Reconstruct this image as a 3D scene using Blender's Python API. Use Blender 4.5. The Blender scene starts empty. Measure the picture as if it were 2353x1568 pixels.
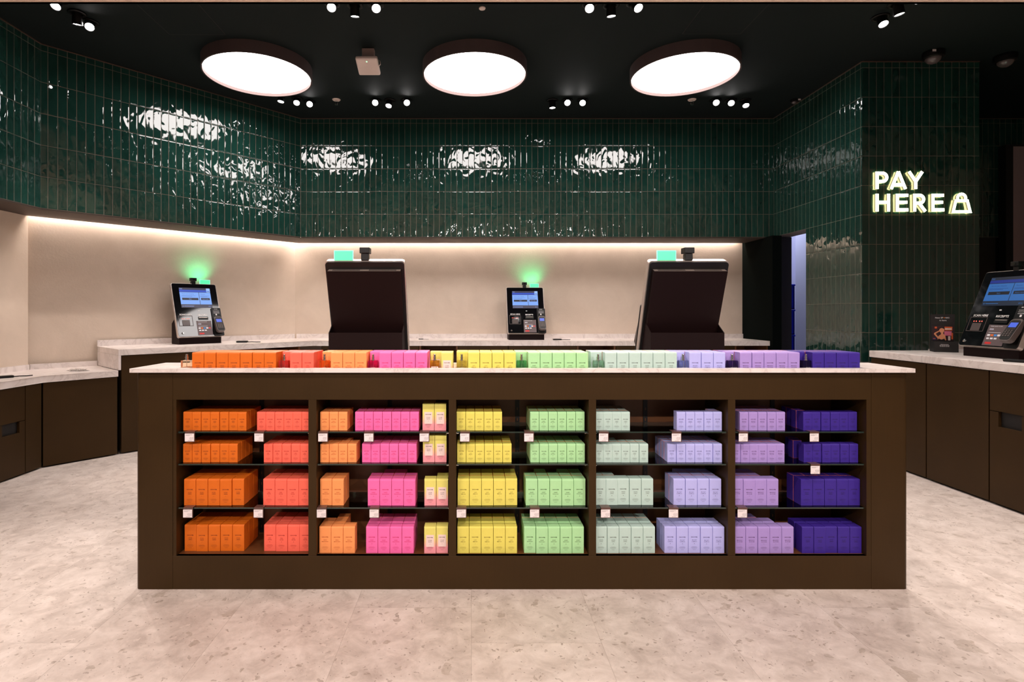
import bpy, bmesh, math, random
from mathutils import Vector, Matrix
random.seed(7)
scene = bpy.context.scene
COL = scene.collection

# ------------------------------------------------------------------ camera
H = 1.216            # eye height; every distance below is in metres
F = 1254.0           # focal length in pixels of the 2353 px frame
CX, CY = 1083.0, 718.0
cam_d = bpy.data.cameras.new('camera')
cam_d.sensor_width = 36.0
cam_d.sensor_fit = 'HORIZONTAL'
cam_d.lens = 36.0 * F / 2353.0
cam_d.shift_x = (1176.5 - CX) / 2353.0
cam_d.shift_y = -(784.0 - CY) / 2353.0
cam_d.clip_start = 0.05
cam = bpy.data.objects.new('camera', cam_d)
cam.location = (0, 0, H)
cam.rotation_euler = (math.pi / 2, 0, 0)
COL.objects.link(cam)
scene.camera = cam

# ------------------------------------------------------------------ view, world
scene.view_settings.view_transform = 'Standard'
scene.view_settings.look = 'None'
scene.view_settings.exposure = 0.0
scene.view_settings.gamma = 1.0
scene.view_settings.use_curve_mapping = False
world = bpy.data.worlds.new('world')
scene.world = world
world.use_nodes = True
bgn = world.node_tree.nodes['Background']
bgn.inputs[0].default_value = (1.0, 0.85, 0.78, 1)
bgn.inputs[1].default_value = 0.20

LIGHT = dict(disc=13.0, led=54.0, spot=90.0, front=98.0, sign=9.0, green=3.2, room=26.0)
WARM = (1.0, 0.87, 0.80)

def lamp(kind, name, loc, power, color=WARM, aim=None, parent=None, **kw):
    d = bpy.data.lights.new(name, kind)
    d.energy = power
    d.color = color
    for k, v in kw.items():
        setattr(d, k, v)
    o = bpy.data.objects.new(name, d)
    o.location = loc
    if aim is not None:
        o.rotation_euler = (Vector(aim) - Vector(loc)).to_track_quat('-Z', 'Y').to_euler()
    if parent:
        o.parent = parent
    COL.objects.link(o)
    return o

# wide spots added under the beige ceiling on the viewer's side, unseen, without fixtures
for i, (x, y, ax, ay) in enumerate([(-2.7, 1.2, -2.3, 2.9), (-1.3, 0.9, -0.8, 2.6), (0.1, 0.9, 0.2, 2.6), (1.5, 0.9, 1.4, 2.6), (2.7, 1.2, 2.7, 2.9),
                                    (-2.2, -1.6, -0.9, 2.5), (0.2, -1.6, 0.2, 2.5), (2.6, -1.6, 1.3, 2.5)]):
    lamp('SPOT', 'aisle_fill_spot', (x, y, 2.86), LIGHT['front'] * (2.2 if i > 4 else 0.72), aim=(ax, ay, 0.4 if i > 4 else 0.0),
         spot_size=math.radians(62 if i > 4 else 100), spot_blend=0.8, shadow_soft_size=0.05)

# ------------------------------------------------------------------ helpers
def wx(px, Y): return (px - CX) / F * Y
def wz(py, Y): return H + (CY - py) / F * Y

def link(o, parent=None):
    if parent is not None:
        o.parent = parent
    COL.objects.link(o)
    return o

def tag(o, label=None, cat=None, group=None, kind=None):
    if label: o['label'] = label
    if cat: o['category'] = cat
    if group: o['group'] = group
    if kind: o['kind'] = kind
    return o

def thing(name, label, cat, loc=(0, 0, 0), rz=0.0, group=None):
    o = bpy.data.objects.new(name, None)
    o.empty_display_size = 0.05
    o.location = loc
    o.rotation_euler = (0, 0, rz)
    COL.objects.link(o)
    return tag(o, label, cat, group)

def obj(name, bm, mats, parent=None, world=False, smooth=False):
    me = bpy.data.meshes.new(name)
    if world and parent is not None:
        m = Matrix.Translation(parent.location) @ Matrix.Rotation(parent.rotation_euler.z, 4, 'Z')
        bm.transform(m.inverted())
    bmesh.ops.recalc_face_normals(bm, faces=bm.faces)
    bm.to_mesh(me)
    bm.free()
    if not isinstance(mats, (list, tuple)):
        mats = [mats]
    for m in mats:
        me.materials.append(m)
    if smooth:
        for p in me.polygons:
            p.use_smooth = True
    return link(bpy.data.objects.new(name, me), parent)

def BM(): return bmesh.new()

def box(bm, x0, x1, y0, y1, z0, z1, bev=0.0, seg=2, mi=0, M=None):
    vs = [bm.verts.new((x, y, z)) for z in (z0, z1) for y in (y0, y1) for x in (x0, x1)]
    fs = [(0, 1, 3, 2), (4, 6, 7, 5), (0, 4, 5, 1), (2, 3, 7, 6), (0, 2, 6, 4), (1, 5, 7, 3)]
    faces = [bm.faces.new([vs[i] for i in f]) for f in fs]
    for f in faces: f.material_index = mi
    if M is not None:
        for v in vs: v.co = M @ v.co
    if bev:
        es = list({e for f in faces for e in f.edges})
        bmesh.ops.bevel(bm, geom=es, offset=bev, segments=seg, profile=0.5, affect='EDGES')
    return faces

def prism(bm, pts, z0, z1, mi=0, M=None, bev=0.0, seg=3):
    """polygon pts (x, y) from z0 to z1"""
    a = [bm.verts.new((p[0], p[1], z0)) for p in pts]
    b = [bm.verts.new((p[0], p[1], z1)) for p in pts]
    n = len(pts)
    fs = [bm.faces.new(a[::-1]), bm.faces.new(b)]
    fs += [bm.faces.new((a[i], a[(i + 1) % n], b[(i + 1) % n], b[i])) for i in range(n)]
    for f in fs: f.material_index = mi
    if M is not None:
        for v in a + b: v.co = M @ v.co
    if bev:
        es = list({e for f in fs for e in f.edges})
        bmesh.ops.bevel(bm, geom=es, offset=bev, segments=seg, profile=0.5, affect='EDGES')
    return fs

def lathe(bm, prof, n=24, M=None, mi=0):
    """prof: (radius, z) list from bottom to top around the z axis"""
    rings = []
    for r, z in prof:
        if r < 1e-6:
            rings.append([bm.verts.new((0, 0, z))])
        else:
            rings.append([bm.verts.new((r * math.cos(2 * math.pi * i / n), r * math.sin(2 * math.pi * i / n), z)) for i in range(n)])
    fs = []
    for a, b in zip(rings, rings[1:]):
        for i in range(n):
            j = (i + 1) % n
            if len(a) == 1 and len(b) == 1: continue
            if len(a) == 1: fs.append(bm.faces.new((a[0], b[j], b[i])))
            elif len(b) == 1: fs.append(bm.faces.new((a[i], a[j], b[0])))
            else: fs.append(bm.faces.new((a[i], a[j], b[j], b[i])))
    for f in fs: f.material_index = mi
    if M is not None:
        for r in rings:
            for v in r: v.co = M @ v.co
    return fs

def tube(bm, pts, r, n=8, mi=0):
    pts = [Vector(p) for p in pts]
    rings = []
    for i, p in enumerate(pts):
        d = (pts[min(i + 1, len(pts) - 1)] - pts[max(i - 1, 0)]).normalized()
        q = d.to_track_quat('Z', 'Y').to_matrix()
        rings.append([bm.verts.new(p + q @ Vector((r * math.cos(2 * math.pi * k / n), r * math.sin(2 * math.pi * k / n), 0))) for k in range(n)])
    for a, b in zip(rings, rings[1:]):
        for k in range(n):
            bm.faces.new((a[k], a[(k + 1) % n], b[(k + 1) % n], b[k])).material_index = mi
    for rr in (rings[0][::-1], rings[-1]):
        bm.faces.new(rr).material_index = mi

_text_cache = {}
def text_geo(body, bold=0.0, res=2):
    key = (body, bold, res)
    if key not in _text_cache:
        c = bpy.data.curves.new('t', 'FONT')
        c.body = body
        c.size = 1.0
        c.align_x = 'CENTER'
        c.align_y = 'CENTER'
        c.resolution_u = res
        c.offset = bold
        o = bpy.data.objects.new('t', c)
        COL.objects.link(o)
        bpy.context.view_layer.update()
        me = bpy.data.meshes.new_from_object(o.evaluated_get(bpy.context.evaluated_depsgraph_get()))
        vs = [v.co.copy() for v in me.vertices]
        fs = [tuple(p.vertices) for p in me.polygons]
        bpy.data.objects.remove(o)
        bpy.data.curves.remove(c)
        bpy.data.meshes.remove(me)
        x0 = min(v.x for v in vs); x1 = max(v.x for v in vs)
        z0 = min(v.y for v in vs); z1 = max(v.y for v in vs)
        vs = [Vector((v.x - (x0 + x1) / 2, 0, v.y - (z0 + z1) / 2)) for v in vs]
        _text_cache[key] = (vs, fs, x1 - x0, z1 - z0)
    return _text_cache[key]

def put_text(bm, body, x, y, z, width=None, height=None, bold=0.0, res=2, M=None, mi=0):
    """flat letters facing -y, centred on (x, z) at depth y"""
    vs, fs, w, h = text_geo(body, bold, res)
    sx = width / w if width else height / h
    sz = height / h if height else sx
    nv = []
    for v in vs:
        p = Vector((x + v.x * sx, y, z + v.z * sz))
        nv.append(bm.verts.new(M @ p if M is not None else p))
    for f in fs:
        try: bm.faces.new([nv[i] for i in f]).material_index = mi
        except ValueError: pass

def plate(bm, x0, x1, z0, z1, y, mi=0, M=None, th=0.0004):
    box(bm, x0, x1, y - th, y, z0, z1, mi=mi, M=M)

def disc_xz(bm, x, z, r, y, mi=0, M=None, n=12):
    vs = [Vector((x + r * math.cos(2 * math.pi * i / n), y, z + r * math.sin(2 * math.pi * i / n))) for i in range(n)]
    f = bm.faces.new([bm.verts.new(M @ v if M is not None else v) for v in vs])
    f.material_index = mi

def copy_tree(o, parent=None):
    c = o.copy()
    COL.objects.link(c)
    if parent is not None: c.parent = parent
    for ch in list(o.children):
        copy_tree(ch, c)
    return c

# ------------------------------------------------------------------ materials
def srgb(r, g, b):
    f = lambda v: (v / 255.0 / 12.92) if v / 255.0 <= 0.04045 else ((v / 255.0 + 0.055) / 1.055) ** 2.4
    return (f(r), f(g), f(b), 1.0)

class Nodes:
    def __init__(s, name):
        s.m = bpy.data.materials.new(name)
        s.m.use_nodes = True
        s.t = s.m.node_tree
        s.b = s.t.nodes['Principled BSDF']
    def n(s, typ, **kw):
        x = s.t.nodes.new(typ)
        for k, v in kw.items(): setattr(x, k, v)
        return x
    def val(s, sock, v):
        if isinstance(v, bpy.types.NodeSocket): s.t.links.new(v, sock)
        elif v is not None: sock.default_value = v
    def math(s, op, a, b=None, c=None, clamp=False):
        x = s.n('ShaderNodeMath', operation=op, use_clamp=clamp)
        s.val(x.inputs[0], a)
        if b is not None: s.val(x.inputs[1], b)
        if c is not None: s.val(x.inputs[2], c)
        return x.outputs[0]
    def mix(s, f, a, b, blend='MIX'):
        x = s.n('ShaderNodeMix', data_type='RGBA', blend_type=blend)
        s.val(x.inputs['Factor'], f)
        s.val(x.inputs['A'], a); s.val(x.inputs['B'], b)
        return next(o for o in x.outputs if o.type == 'RGBA')
    def ramp(s, f, stops):
        x = s.n('ShaderNodeValToRGB')
        s.val(x.inputs[0], f)
        el = x.color_ramp.elements
        while len(el) < len(stops): el.new(0.5)
        for e, (p, c) in zip(el, stops):
            e.position = p; e.color = c if len(c) == 4 else (*c, 1)
        return x.outputs[0]
    def noise(s, vec, scale, detail=3, rough=0.5, dist=0.0):
        x = s.n('ShaderNodeTexNoise')
        s.val(x.inputs['Vector'], vec)
        x.inputs['Scale'].default_value = scale
        x.inputs['Detail'].default_value = detail
        x.inputs['Roughness'].default_value = rough
        x.inputs['Distortion'].default_value = dist
        return x.outputs['Fac']
    def xyz(s, a, b, c):
        x = s.n('ShaderNodeCombineXYZ')
        s.val(x.inputs[0], a); s.val(x.inputs[1], b); s.val(x.inputs[2], c)
        return x.outputs[0]
    def bump(s, h, strength=1.0, dist=0.001):
        x = s.n('ShaderNodeBump')
        s.val(x.inputs['Height'], h)
        x.inputs['Strength'].default_value = strength
        x.inputs['Distance'].default_value = dist
        s.t.links.new(x.outputs[0], s.b.inputs['Normal'])
    def set(s, **kw):
        names = dict(base='Base Color', rough='Roughness', metal='Metallic', spec='Specular IOR Level', coat='Coat Weight',
                     coatr='Coat Roughness', trans='Transmission Weight', ior='IOR', emis='Emission Color', emit='Emission Strength', alpha='Alpha')
        for k, v in kw.items(): s.val(s.b.inputs[names[k]], v)
        return s

def plain(name, col, rough=0.5, metal=0.0, spec=0.5, grain=0.0, **kw):
    """one colour with a slight procedural grain"""
    N = Nodes(name)
    tc = N.n('ShaderNodeTexCoord').outputs['Object']
    if grain > 0:
        f = N.noise(tc, 60, 2)
        g = N.math('MULTIPLY_ADD', f, grain, 1 - grain / 2)
        c = N.mix(1.0, col, N.xyz(g, g, g), 'MULTIPLY')
        N.set(base=c)
    else:
        N.set(base=col)
    N.set(rough=rough, metal=metal, spec=spec, **kw)
    return N.m

def emit(name, col, strength, base=None):
    N = Nodes(name)
    N.set(base=base or (0, 0, 0, 1), emis=col, emit=strength, rough=0.4)
    return N.m

def tile_material(name='glazed_green_tile'):
    N = Nodes(name)
    uv = N.n('ShaderNodeUVMap'); uv.uv_map = 'UVMap'
    sp = N.n('ShaderNodeSeparateXYZ'); N.val(sp.inputs[0], uv.outputs[0])
    u, v = sp.outputs[0], sp.outputs[1]
    pu, pv = 0.0648, 0.255
    fu = N.math('DIVIDE', u, pu); fv = N.math('DIVIDE', N.math('SUBTRACT', v, 2.06), pv)
    iu = N.math('FLOOR', fu); iv = N.math('FLOOR', fv)
    ru = N.math('MULTIPLY', N.math('SUBTRACT', fu, iu), pu)
    rv = N.math('MULTIPLY', N.math('SUBTRACT', fv, iv), pv)
    # slightly uneven hand-made edges
    wob = N.math('MULTIPLY', N.math('SUBTRACT', N.noise(N.xyz(u, v, 3.3), 16, 1), 0.5), 0.0016)
    du = N.math('MINIMUM', ru, N.math('SUBTRACT', pu, ru))
    dv = N.math('MINIMUM', rv, N.math('SUBTRACT', pv, rv))
    d = N.math('ADD', N.math('MINIMUM', du, dv), wob)
    mr = N.n('ShaderNodeMapRange', interpolation_type='SMOOTHSTEP'); N.val(mr.inputs[0], d)
    mr.inputs[1].default_value = 0.0014; mr.inputs[2].default_value = 0.0026
    tile = mr.outputs[0]
    wn = N.n('ShaderNodeTexWhiteNoise', noise_dimensions='2D'); N.val(wn.inputs['Vector'], N.xyz(iu, iv, 0))
    rnd = wn.outputs[0]
    wn2 = N.n('ShaderNodeTexWhiteNoise', noise_dimensions='2D'); N.val(wn2.inputs['Vector'], N.xyz(iv, iu, 0))
    p = N.xyz(N.math('MULTIPLY', u, 1.0), N.math('MULTIPLY', v, 0.55), N.math('MULTIPLY', N.math('FLOOR', N.math('MULTIPLY', rnd, 7)), 9.7))
    n1 = N.noise(p, 16, 0.6, 0.4, 0.6)
    n2 = N.noise(N.xyz(u, v, rnd), 90, 2)
    mr2 = N.n('ShaderNodeMapRange', interpolation_type='SMOOTHSTEP'); N.val(mr2.inputs[0], d)
    mr2.inputs[1].default_value = 0.001; mr2.inputs[2].default_value = 0.010
    h = N.math('ADD', N.math('MULTIPLY', n1, 4.4), N.math('MULTIPLY', mr2.outputs[0], 0.45))
    h = N.math('ADD', h, N.math('MULTIPLY', n2, 0.012))
    tiltx = N.math('MULTIPLY', N.math('SUBTRACT', rnd, 0.5), N.math('MULTIPLY', ru, 9.0))
    tilty = N.math('MULTIPLY', N.math('SUBTRACT', wn2.outputs[0], 0.5), N.math('MULTIPLY', rv, 5.0))
    h = N.math('ADD', h, N.math('ADD', tiltx, tilty))
    N.bump(h, 1.0, 0.0015)
    g1 = N.mix(rnd, srgb(18, 48, 42), srgb(25, 62, 54))
    g2 = N.mix(N.math('MULTIPLY', n1, 0.5), g1, srgb(36, 76, 67))
    c = N.mix(tile, srgb(112, 103, 92), g2)
    N.set(base=c, rough=N.math('MULTIPLY_ADD', tile, -0.67, 0.72), spec=N.math('MULTIPLY_ADD', tile, 0.55, 0.3))
    return N.m

def stone_floor():
    N = Nodes('stone_floor')
    tc = N.n('ShaderNodeTexCoord').outputs['Object']
    sp = N.n('ShaderNodeSeparateXYZ'); N.val(sp.inputs[0], tc)
    x, y = sp.outputs[0], sp.outputs[1]
    W, L = 0.479, 0.96
    fx = N.math('DIVIDE', x, W); ix = N.math('FLOOR', fx)
    off = N.math('MULTIPLY', N.math('MODULO', N.math('ADD', ix, 40.0), 4.0), L * 0.25)
    fy = N.math('DIVIDE', N.math('ADD', N.math('SUBTRACT', y, 2.006 - 4.8), off), L); iy = N.math('FLOOR', fy)
    rx = N.math('MULTIPLY', N.math('SUBTRACT', fx, ix), W); ry = N.math('MULTIPLY', N.math('SUBTRACT', fy, iy), L)
    dd = N.math('MINIMUM', N.math('MINIMUM', rx, N.math('SUBTRACT', W, rx)), N.math('MINIMUM', ry, N.math('SUBTRACT', L, ry)))
    joint = N.math('LESS_THAN', dd, 0.0008)
    wn = N.n('ShaderNodeTexWhiteNoise', noise_dimensions='2D'); N.val(wn.inputs['Vector'], N.xyz(ix, iy, 0))
    r = wn.outputs[0]
    p = N.xyz(x, y, N.math('MULTIPLY', r, 30))
    big = N.noise(p, 3.0, 4, 0.6, 0.6)
    mid = N.noise(p, 10, 6, 0.68, 0.5)
    fine = N.noise(p, 70, 3, 0.6)
    c = N.ramp(N.math('ADD', N.math('MULTIPLY', big, 0.25), N.math('MULTIPLY', mid, 0.75)),
               [(0.34, srgb(186, 173, 165)), (0.50, srgb(210, 198, 190)), (0.64, srgb(226, 215, 208))])
    # embedded pebbles: warped cells, some darker, some paler
    wv = N.n('ShaderNodeVectorMath', operation='ADD')
    wc = N.n('ShaderNodeTexNoise'); N.val(wc.inputs['Vector'], p); wc.inputs['Scale'].default_value = 14; wc.inputs['Detail'].default_value = 3
    sc = N.n('ShaderNodeVectorMath', operation='SCALE'); N.val(sc.inputs[0], wc.outputs['Color']); sc.inputs['Scale'].default_value = 0.11
    N.val(wv.inputs[0], p); N.val(wv.inputs[1], sc.outputs[0])
    for scale, thr, dark, pale, rad in ((8, 0.70, (178, 164, 152), (226, 214, 206), 0.36), (21, 0.62, (164, 150, 138), (222, 210, 202), 0.40), (46, 0.62, (146, 132, 122), (214, 200, 192), 0.38), (90, 0.72, (130, 116, 106), (206, 192, 184), 0.34)):
        vo = N.n('ShaderNodeTexVoronoi'); N.val(vo.inputs['Vector'], wv.outputs[0]); vo.inputs['Scale'].default_value = scale
        cs = N.n('ShaderNodeSeparateColor'); N.val(cs.inputs[0], vo.outputs['Color'])
        ins = N.math('LESS_THAN', vo.outputs['Distance'], N.math('MULTIPLY', cs.outputs[2], rad))
        sel = N.math('MULTIPLY', ins, N.math('GREATER_THAN', cs.outputs[0], thr))
        soft = N.math('MULTIPLY', sel, N.math('MULTIPLY_ADD', fine, 1.5, -0.2, clamp=True))
        tone = N.mix(N.math('GREATER_THAN', cs.outputs[1], 0.68), srgb(*dark), srgb(*pale))
        c = N.mix(soft, c, tone)
    g = N.math('MULTIPLY_ADD', fine, 0.12, 0.94)
    t = N.math('MULTIPLY', g, N.math('MULTIPLY_ADD', r, 0.06, 0.97))
    c = N.mix(1.0, c, N.xyz(t, t, t), 'MULTIPLY')
    c = N.mix(N.math('MULTIPLY', joint, 0.4), c, srgb(120, 104, 94))
    N.set(base=c, rough=0.42, spec=0.35)
    return N.m

def marble():
    N = Nodes('pale_marble')
    g = N.n('ShaderNodeNewGeometry').outputs['Position']
    a = N.noise(g, 3.5, 6, 0.65, 1.2)
    b = N.noise(g, 22, 4, 0.6, 0.7)
    vein = N.math('ABSOLUTE', N.math('SUBTRACT', a, 0.5))
    c = N.ramp(vein, [(0.0, srgb(208, 198, 194)), (0.03, srgb(228, 219, 215)), (0.16, srgb(238, 230, 227))])
    c = N.mix(N.math('MULTIPLY', b, 0.35), c, srgb(220, 210, 206))
    N.set(base=c, rough=0.3, spec=0.45)
    return N.m

def plaster():
    N = Nodes('beige_plaster')
    g = N.n('ShaderNodeNewGeometry').outputs['Position']
    a = N.noise(g, 2.2, 5, 0.6, 0.4)
    b = N.noise(g, 55, 4, 0.6)
    c = N.ramp(a, [(0.3, srgb(206, 190, 174)), (0.7, srgb(220, 204, 188))])
    N.set(base=c, rough=0.85, spec=0.2)
    N.bump(b, 0.5, 0.002)
    return N.m

def bronze():
    N = Nodes('dark_bronze_panel')
    g = N.n('ShaderNodeNewGeometry').outputs['Position']
    mp = N.n('ShaderNodeMapping'); N.val(mp.inputs[0], g); mp.inputs['Scale'].default_value = (420, 420, 9)
    s = N.noise(mp.outputs[0], 1.0, 3, 0.6)
    b = N.noise(g, 4, 3)
    c = N.ramp(N.math('ADD', N.math('MULTIPLY', s, 0.35), N.math('MULTIPLY', b, 0.65)), [(0.3, srgb(56, 39, 17)), (0.7, srgb(64, 45, 21))])
    N.set(base=c, rough=0.45, metal=0.3, spec=0.25)
    return N.m

TILE = tile_material()
FLOOR = stone_floor()
MARBLE = marble()
PLASTER = plaster()
BRONZE = bronze()
INNER = plain('dark_brown_interior', srgb(98, 60, 32), 0.4, 0.1, grain=0.1)
DARKGREEN = plain('dark_green_paint', srgb(13, 24, 24), 0.75, spec=0.25, grain=0.15)
DARKPANEL = plain('charcoal_green_panel', srgb(7, 12, 10), 0.9, spec=0.05, grain=0.1)
SOFFIT = plain('brown_soffit_metal', srgb(58, 46, 38), 0.6, 0.1, grain=0.1)
BEIGE = plain('beige_ceiling_paint', srgb(232, 206, 186), 0.85, spec=0.2, grain=0.04)
BLACK = plain('black_plastic', (0.004, 0.0035, 0.0035, 1), 0.4, spec=0.3, grain=0.1)
BLACKMATT = plain('black_matt', (0.010, 0.008, 0.008, 1), 0.7, grain=0.1)
GLOSSBLACK = plain('black_glass', (0.004, 0.004, 0.005, 1), 0.06, spec=0.5)
HOUSING = plain('kiosk_back_steel', srgb(22, 8, 8), 0.6, 0.0, spec=0.12, grain=0.1)
SILVER = plain('brushed_silver', srgb(196, 184, 176), 0.35, 0.65, grain=0.08)
CHROME = plain('chrome', (0.75, 0.72, 0.70, 1), 0.15, 1.0)
WHITEPL = plain('off_white_plastic', srgb(226, 208, 200), 0.45, grain=0.03)
WHITEPAPER = plain('white_card', srgb(238, 228, 230), 0.7, grain=0.02)
WHITEINK = plain('white_print', srgb(235, 232, 232), 0.6)
GREYINK = plain('dark_print', srgb(60, 52, 58), 0.6)
# ------------------------------------------------------------------ room shell
CEIL = 3.391
YB = 6.117           # tiled back wall
YL = 6.615           # recessed lower wall
XR = 3.384           # tiled side wall on the right
XL = -3.48           # tiled wall on the left, parallel to the view
ZS = 2.06            # underside of the tiled upper wall
DU = Vector((0.677, 0.736)); DU.normalize()      # direction of the angled left wall
NU = Vector((-DU.y, DU.x))                       # away from the room

def wall_slab(bm, uvl, p0, p1, z0, z1, th, u0=0.0):
    """slab whose room face runs p0 -> p1, thickness th to its left; uv in metres (u along, v = height)"""
    p0, p1 = Vector(p0), Vector(p1)
    d = (p1 - p0).normalized(); n = Vector((-d.y, d.x))
    q = [p0, p1, p1 + n * th, p0 + n * th]
    vs = [bm.verts.new((a.x, a.y, z)) for z in (z0, z1) for a in q]
    fs = [bm.faces.new([vs[i] for i in f]) for f in ((0, 1, 5, 4), (1, 2, 6, 5), (2, 3, 7, 6), (3, 0, 4, 7), (3, 2, 1, 0), (4, 5, 6, 7))]
    for k, f in enumerate(fs):
        for l in f.loops:
            c = Vector(l.vert.co[:2]) - p0
            l[uvl].uv = (u0 + (c.dot(n) if k in (1, 3) else c.dot(d)), l.vert.co.z)

def tiled(name, slabs, mat=None):
    bm = BM(); uvl = bm.loops.layers.uv.new('UVMap')
    for s in slabs: wall_slab(bm, uvl, *s)
    o = obj(name, bm, mat or TILE)
    return tag(o, kind='structure')

def structure(name, bm, mat, label=None):
    return tag(obj(name, bm, mat), label, kind='structure')

bm = BM(); box(bm, -7, 8, -5, 9.5, -0.1, 0.0)
structure('floor', bm, FLOOR)
bm = BM(); box(bm, -7, 8, 2.98, 9.5, CEIL, CEIL + 0.1)
structure('ceiling', bm, DARKGREEN, 'dark green painted ceiling')
bm = BM(); box(bm, -7, 8, -5, 2.98, 2.90, 3.0); box(bm, -7, 8, 2.96, 2.98, 2.9, CEIL + 0.1)
structure('ceiling_front', bm, BEIGE, 'beige lower ceiling edge in front of the green one')

cor = Vector((-1.912, YB))
lcor = Vector((XL, 4.413))
tiled('wall_back', [((-1.912, YB), (XR + 0.02, YB), ZS, CEIL, 0.12)])
tiled('wall_left', [(tuple(lcor), tuple(cor), ZS, CEIL, 0.12, 0.02)])
tiled('wall_left_near', [((XL, -5.0), tuple(lcor), ZS, CEIL, 0.12, -(4.413 + 5.0))])
YD = 5.518           # near jamb of the doorway in the right wall
tiled('wall_right', [((XR, 6.30), (XR, YD), ZS, CEIL, 0.196, 0.0), ((XR, YD), (XR, 4.727), 0.0, CEIL, 0.196, 0.782)])
tiled('wall_column', [((XR + 0.1962, 4.727), (4.399, 4.727), 0.0, CEIL, 0.15, 0.1962), ((4.399, 4.877), (4.399, 6.30), 0, CEIL, 0.15, 0)])
tiled('wall_back_right', [((4.25, YB), (7.0, YB), 0.0, CEIL, 0.18, 0.012)])

bm = BM(); box(bm, 7.0, 7.12, -5.0, YB + 0.18, 0, CEIL)
structure('wall_right_far', bm, PLASTER, 'beige wall beyond the right counter')

# soffit under the tiled wall, the recessed beige walls and the light slot
ang0 = Vector((-2.136, YL))                              # corner of the beige walls
ang1 = ang0 - DU * ((ang0.y - 4.735) / DU.y)             # where the angled wall meets the side wall
bm = BM(); box(bm, ang0.x - 0.1, 3.30, YL, YL + 0.12, 0, ZS + 0.25)
structure('wall_back_lower', bm, PLASTER, 'beige plastered wall under the tiles')
bm = BM(); prism(bm, [tuple(ang1), tuple(ang0), tuple(ang0 + NU * 0.12 + Vector((0.02, 0.1))), tuple(ang1 + NU * 0.12)], 0, ZS + 0.25)
structure('wall_left_lower', bm, PLASTER)
bm = BM(); box(bm, -3.97, -3.83, -5.0, 4.715, 0, ZS + 0.001)
structure('wall_left_lower_near', bm, PLASTER)
G = 0.055
a0 = ang0 - NU * G; a0 = Vector((a0.x + 0.02, YL - G)); a1 = ang1 - NU * G
bm = BM()
prism(bm, [(XL - 0.0, -5.0), (XL, 4.413), (-1.912, YB), (XR, YB), (XR, YL - G), (a0.x, a0.y), (a1.x, a1.y), (-3.83, 4.70), (-3.83, -5.0)], ZS - 0.012, ZS - 0.0004)
structure('trim_1', bm, SOFFIT, 'dark metal soffit between the tiles and the lower wall')
bm = BM()  # unseen lid, widened to keep outside light out of the slot
box(bm, ang0.x - 0.2, XR, YB + 0.08, YL + 0.12, ZS + 0.27, ZS + 0.32)
prism(bm, [tuple(ang1 - NU * 0.36), tuple(ang0 - NU * 0.36), tuple(ang0 + NU * 0.12), tuple(ang1 + NU * 0.12)], ZS + 0.27, ZS + 0.32)
structure('trim_2', bm, BLACKMATT, 'unseen lid over the light slot, widened to block stray light')
# ceiling edge bead along the tiles
bm = BM()
for p, q in (((XL, 0.5), tuple(lcor)), (tuple(lcor), tuple(cor)), (tuple(cor), (XR, YB)), ((XR, YB), (XR, 4.727)), ((XR, 4.727), (4.399, 4.727)), ((4.399, YB), (7, YB))):
    P, Q = Vector(p), Vector(q); d = (Q - P).normalized(); n = Vector((d.y, -d.x)) * 0.008
    prism(bm, [tuple(P), tuple(Q), tuple(Q + n), tuple(P + n)], CEIL - 0.008, CEIL - 0.0005)
structure('trim_3', bm, plain('bronze_bead', srgb(110, 84, 74), 0.4, 0.4), 'thin bronze bead where tiles meet the ceiling')
bm = BM(); box(bm, 3.285, 3.383, 5.95, 6.74, 0, ZS - 0.005)
structure('wall_recess_end', bm, DARKPANEL, 'dark panel closing the end of the recess')
bm = BM(); box(bm, XR + 0.0, 3.58, 6.10, 6.29, 0, ZS - 0.004)
structure('wall_doorway_jamb', bm, BLACKMATT)
# back-of-house room seen through the doorway
ROOMW = plain('cool_white_paint', srgb(196, 196, 214), 0.8)
bm = BM(); box(bm, 3.3, 4.337, 7.75, 7.85, 0, 2.9); box(bm, 4.337, 6.0, 7.3, 7.85, 0, 2.9); box(bm, 3.2, 3.3, 6.75, 7.85, 0, 2.9)
structure('wall_storeroom', bm, ROOMW)
bm = BM(); box(bm, 3.60, 4.23, 4.9, 6.3, 2.9, 2.95); box(bm, 3.3, 6.0, 6.3, 7.85, 2.9, 2.95)
structure('ceiling_storeroom', bm, ROOMW)
bm = BM(); box(bm, 3.581, 3.60, 4.9, YD, 0, 2.9); box(bm, 4.23, 4.248, 4.9, 6.12, 0, 2.9); box(bm, 3.6, 4.23, 4.88, 4.9, 0, 2.9)
structure('wall_passage', bm, ROOMW)
lamp('AREA', 'storeroom_lamp', (4.0, 6.85, 2.85), LIGHT['room'], color=(0.72, 0.76, 1.0), aim=(4.0, 6.85, 0), shape='RECTANGLE', size=0.8, size_y=0.5)

# LED strip hidden in the slot above the beige wall
LEDM = emit('led_strip', (1.0, 0.84, 0.75, 1), LIGHT['led'])
t = thing('led_strip', 'warm white light strip hidden above the beige wall behind the counter', 'light strip', (0, YL - 0.03, ZS + 0.06))
bm = BM(); box(bm, ang0.x + 0.03, 3.22, YL - 0.045, YL - 0.012, ZS + 0.06, ZS + 0.075)
obj('diffuser', bm, LEDM, t, world=True)
p, q = ang1 - NU * 0.045, ang0 - NU * 0.045
bm = BM(); prism(bm, [tuple(p), tuple(q - DU * 0.03), tuple(q - DU * 0.03 + NU * 0.033), tuple(p + NU * 0.033)], ZS + 0.06, ZS + 0.075)
t = thing('led_strip', 'warm white light strip hidden above the angled beige wall', 'light strip', (p.x, p.y, ZS + 0.06))
obj('diffuser', bm, LEDM, t, world=True)

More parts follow.
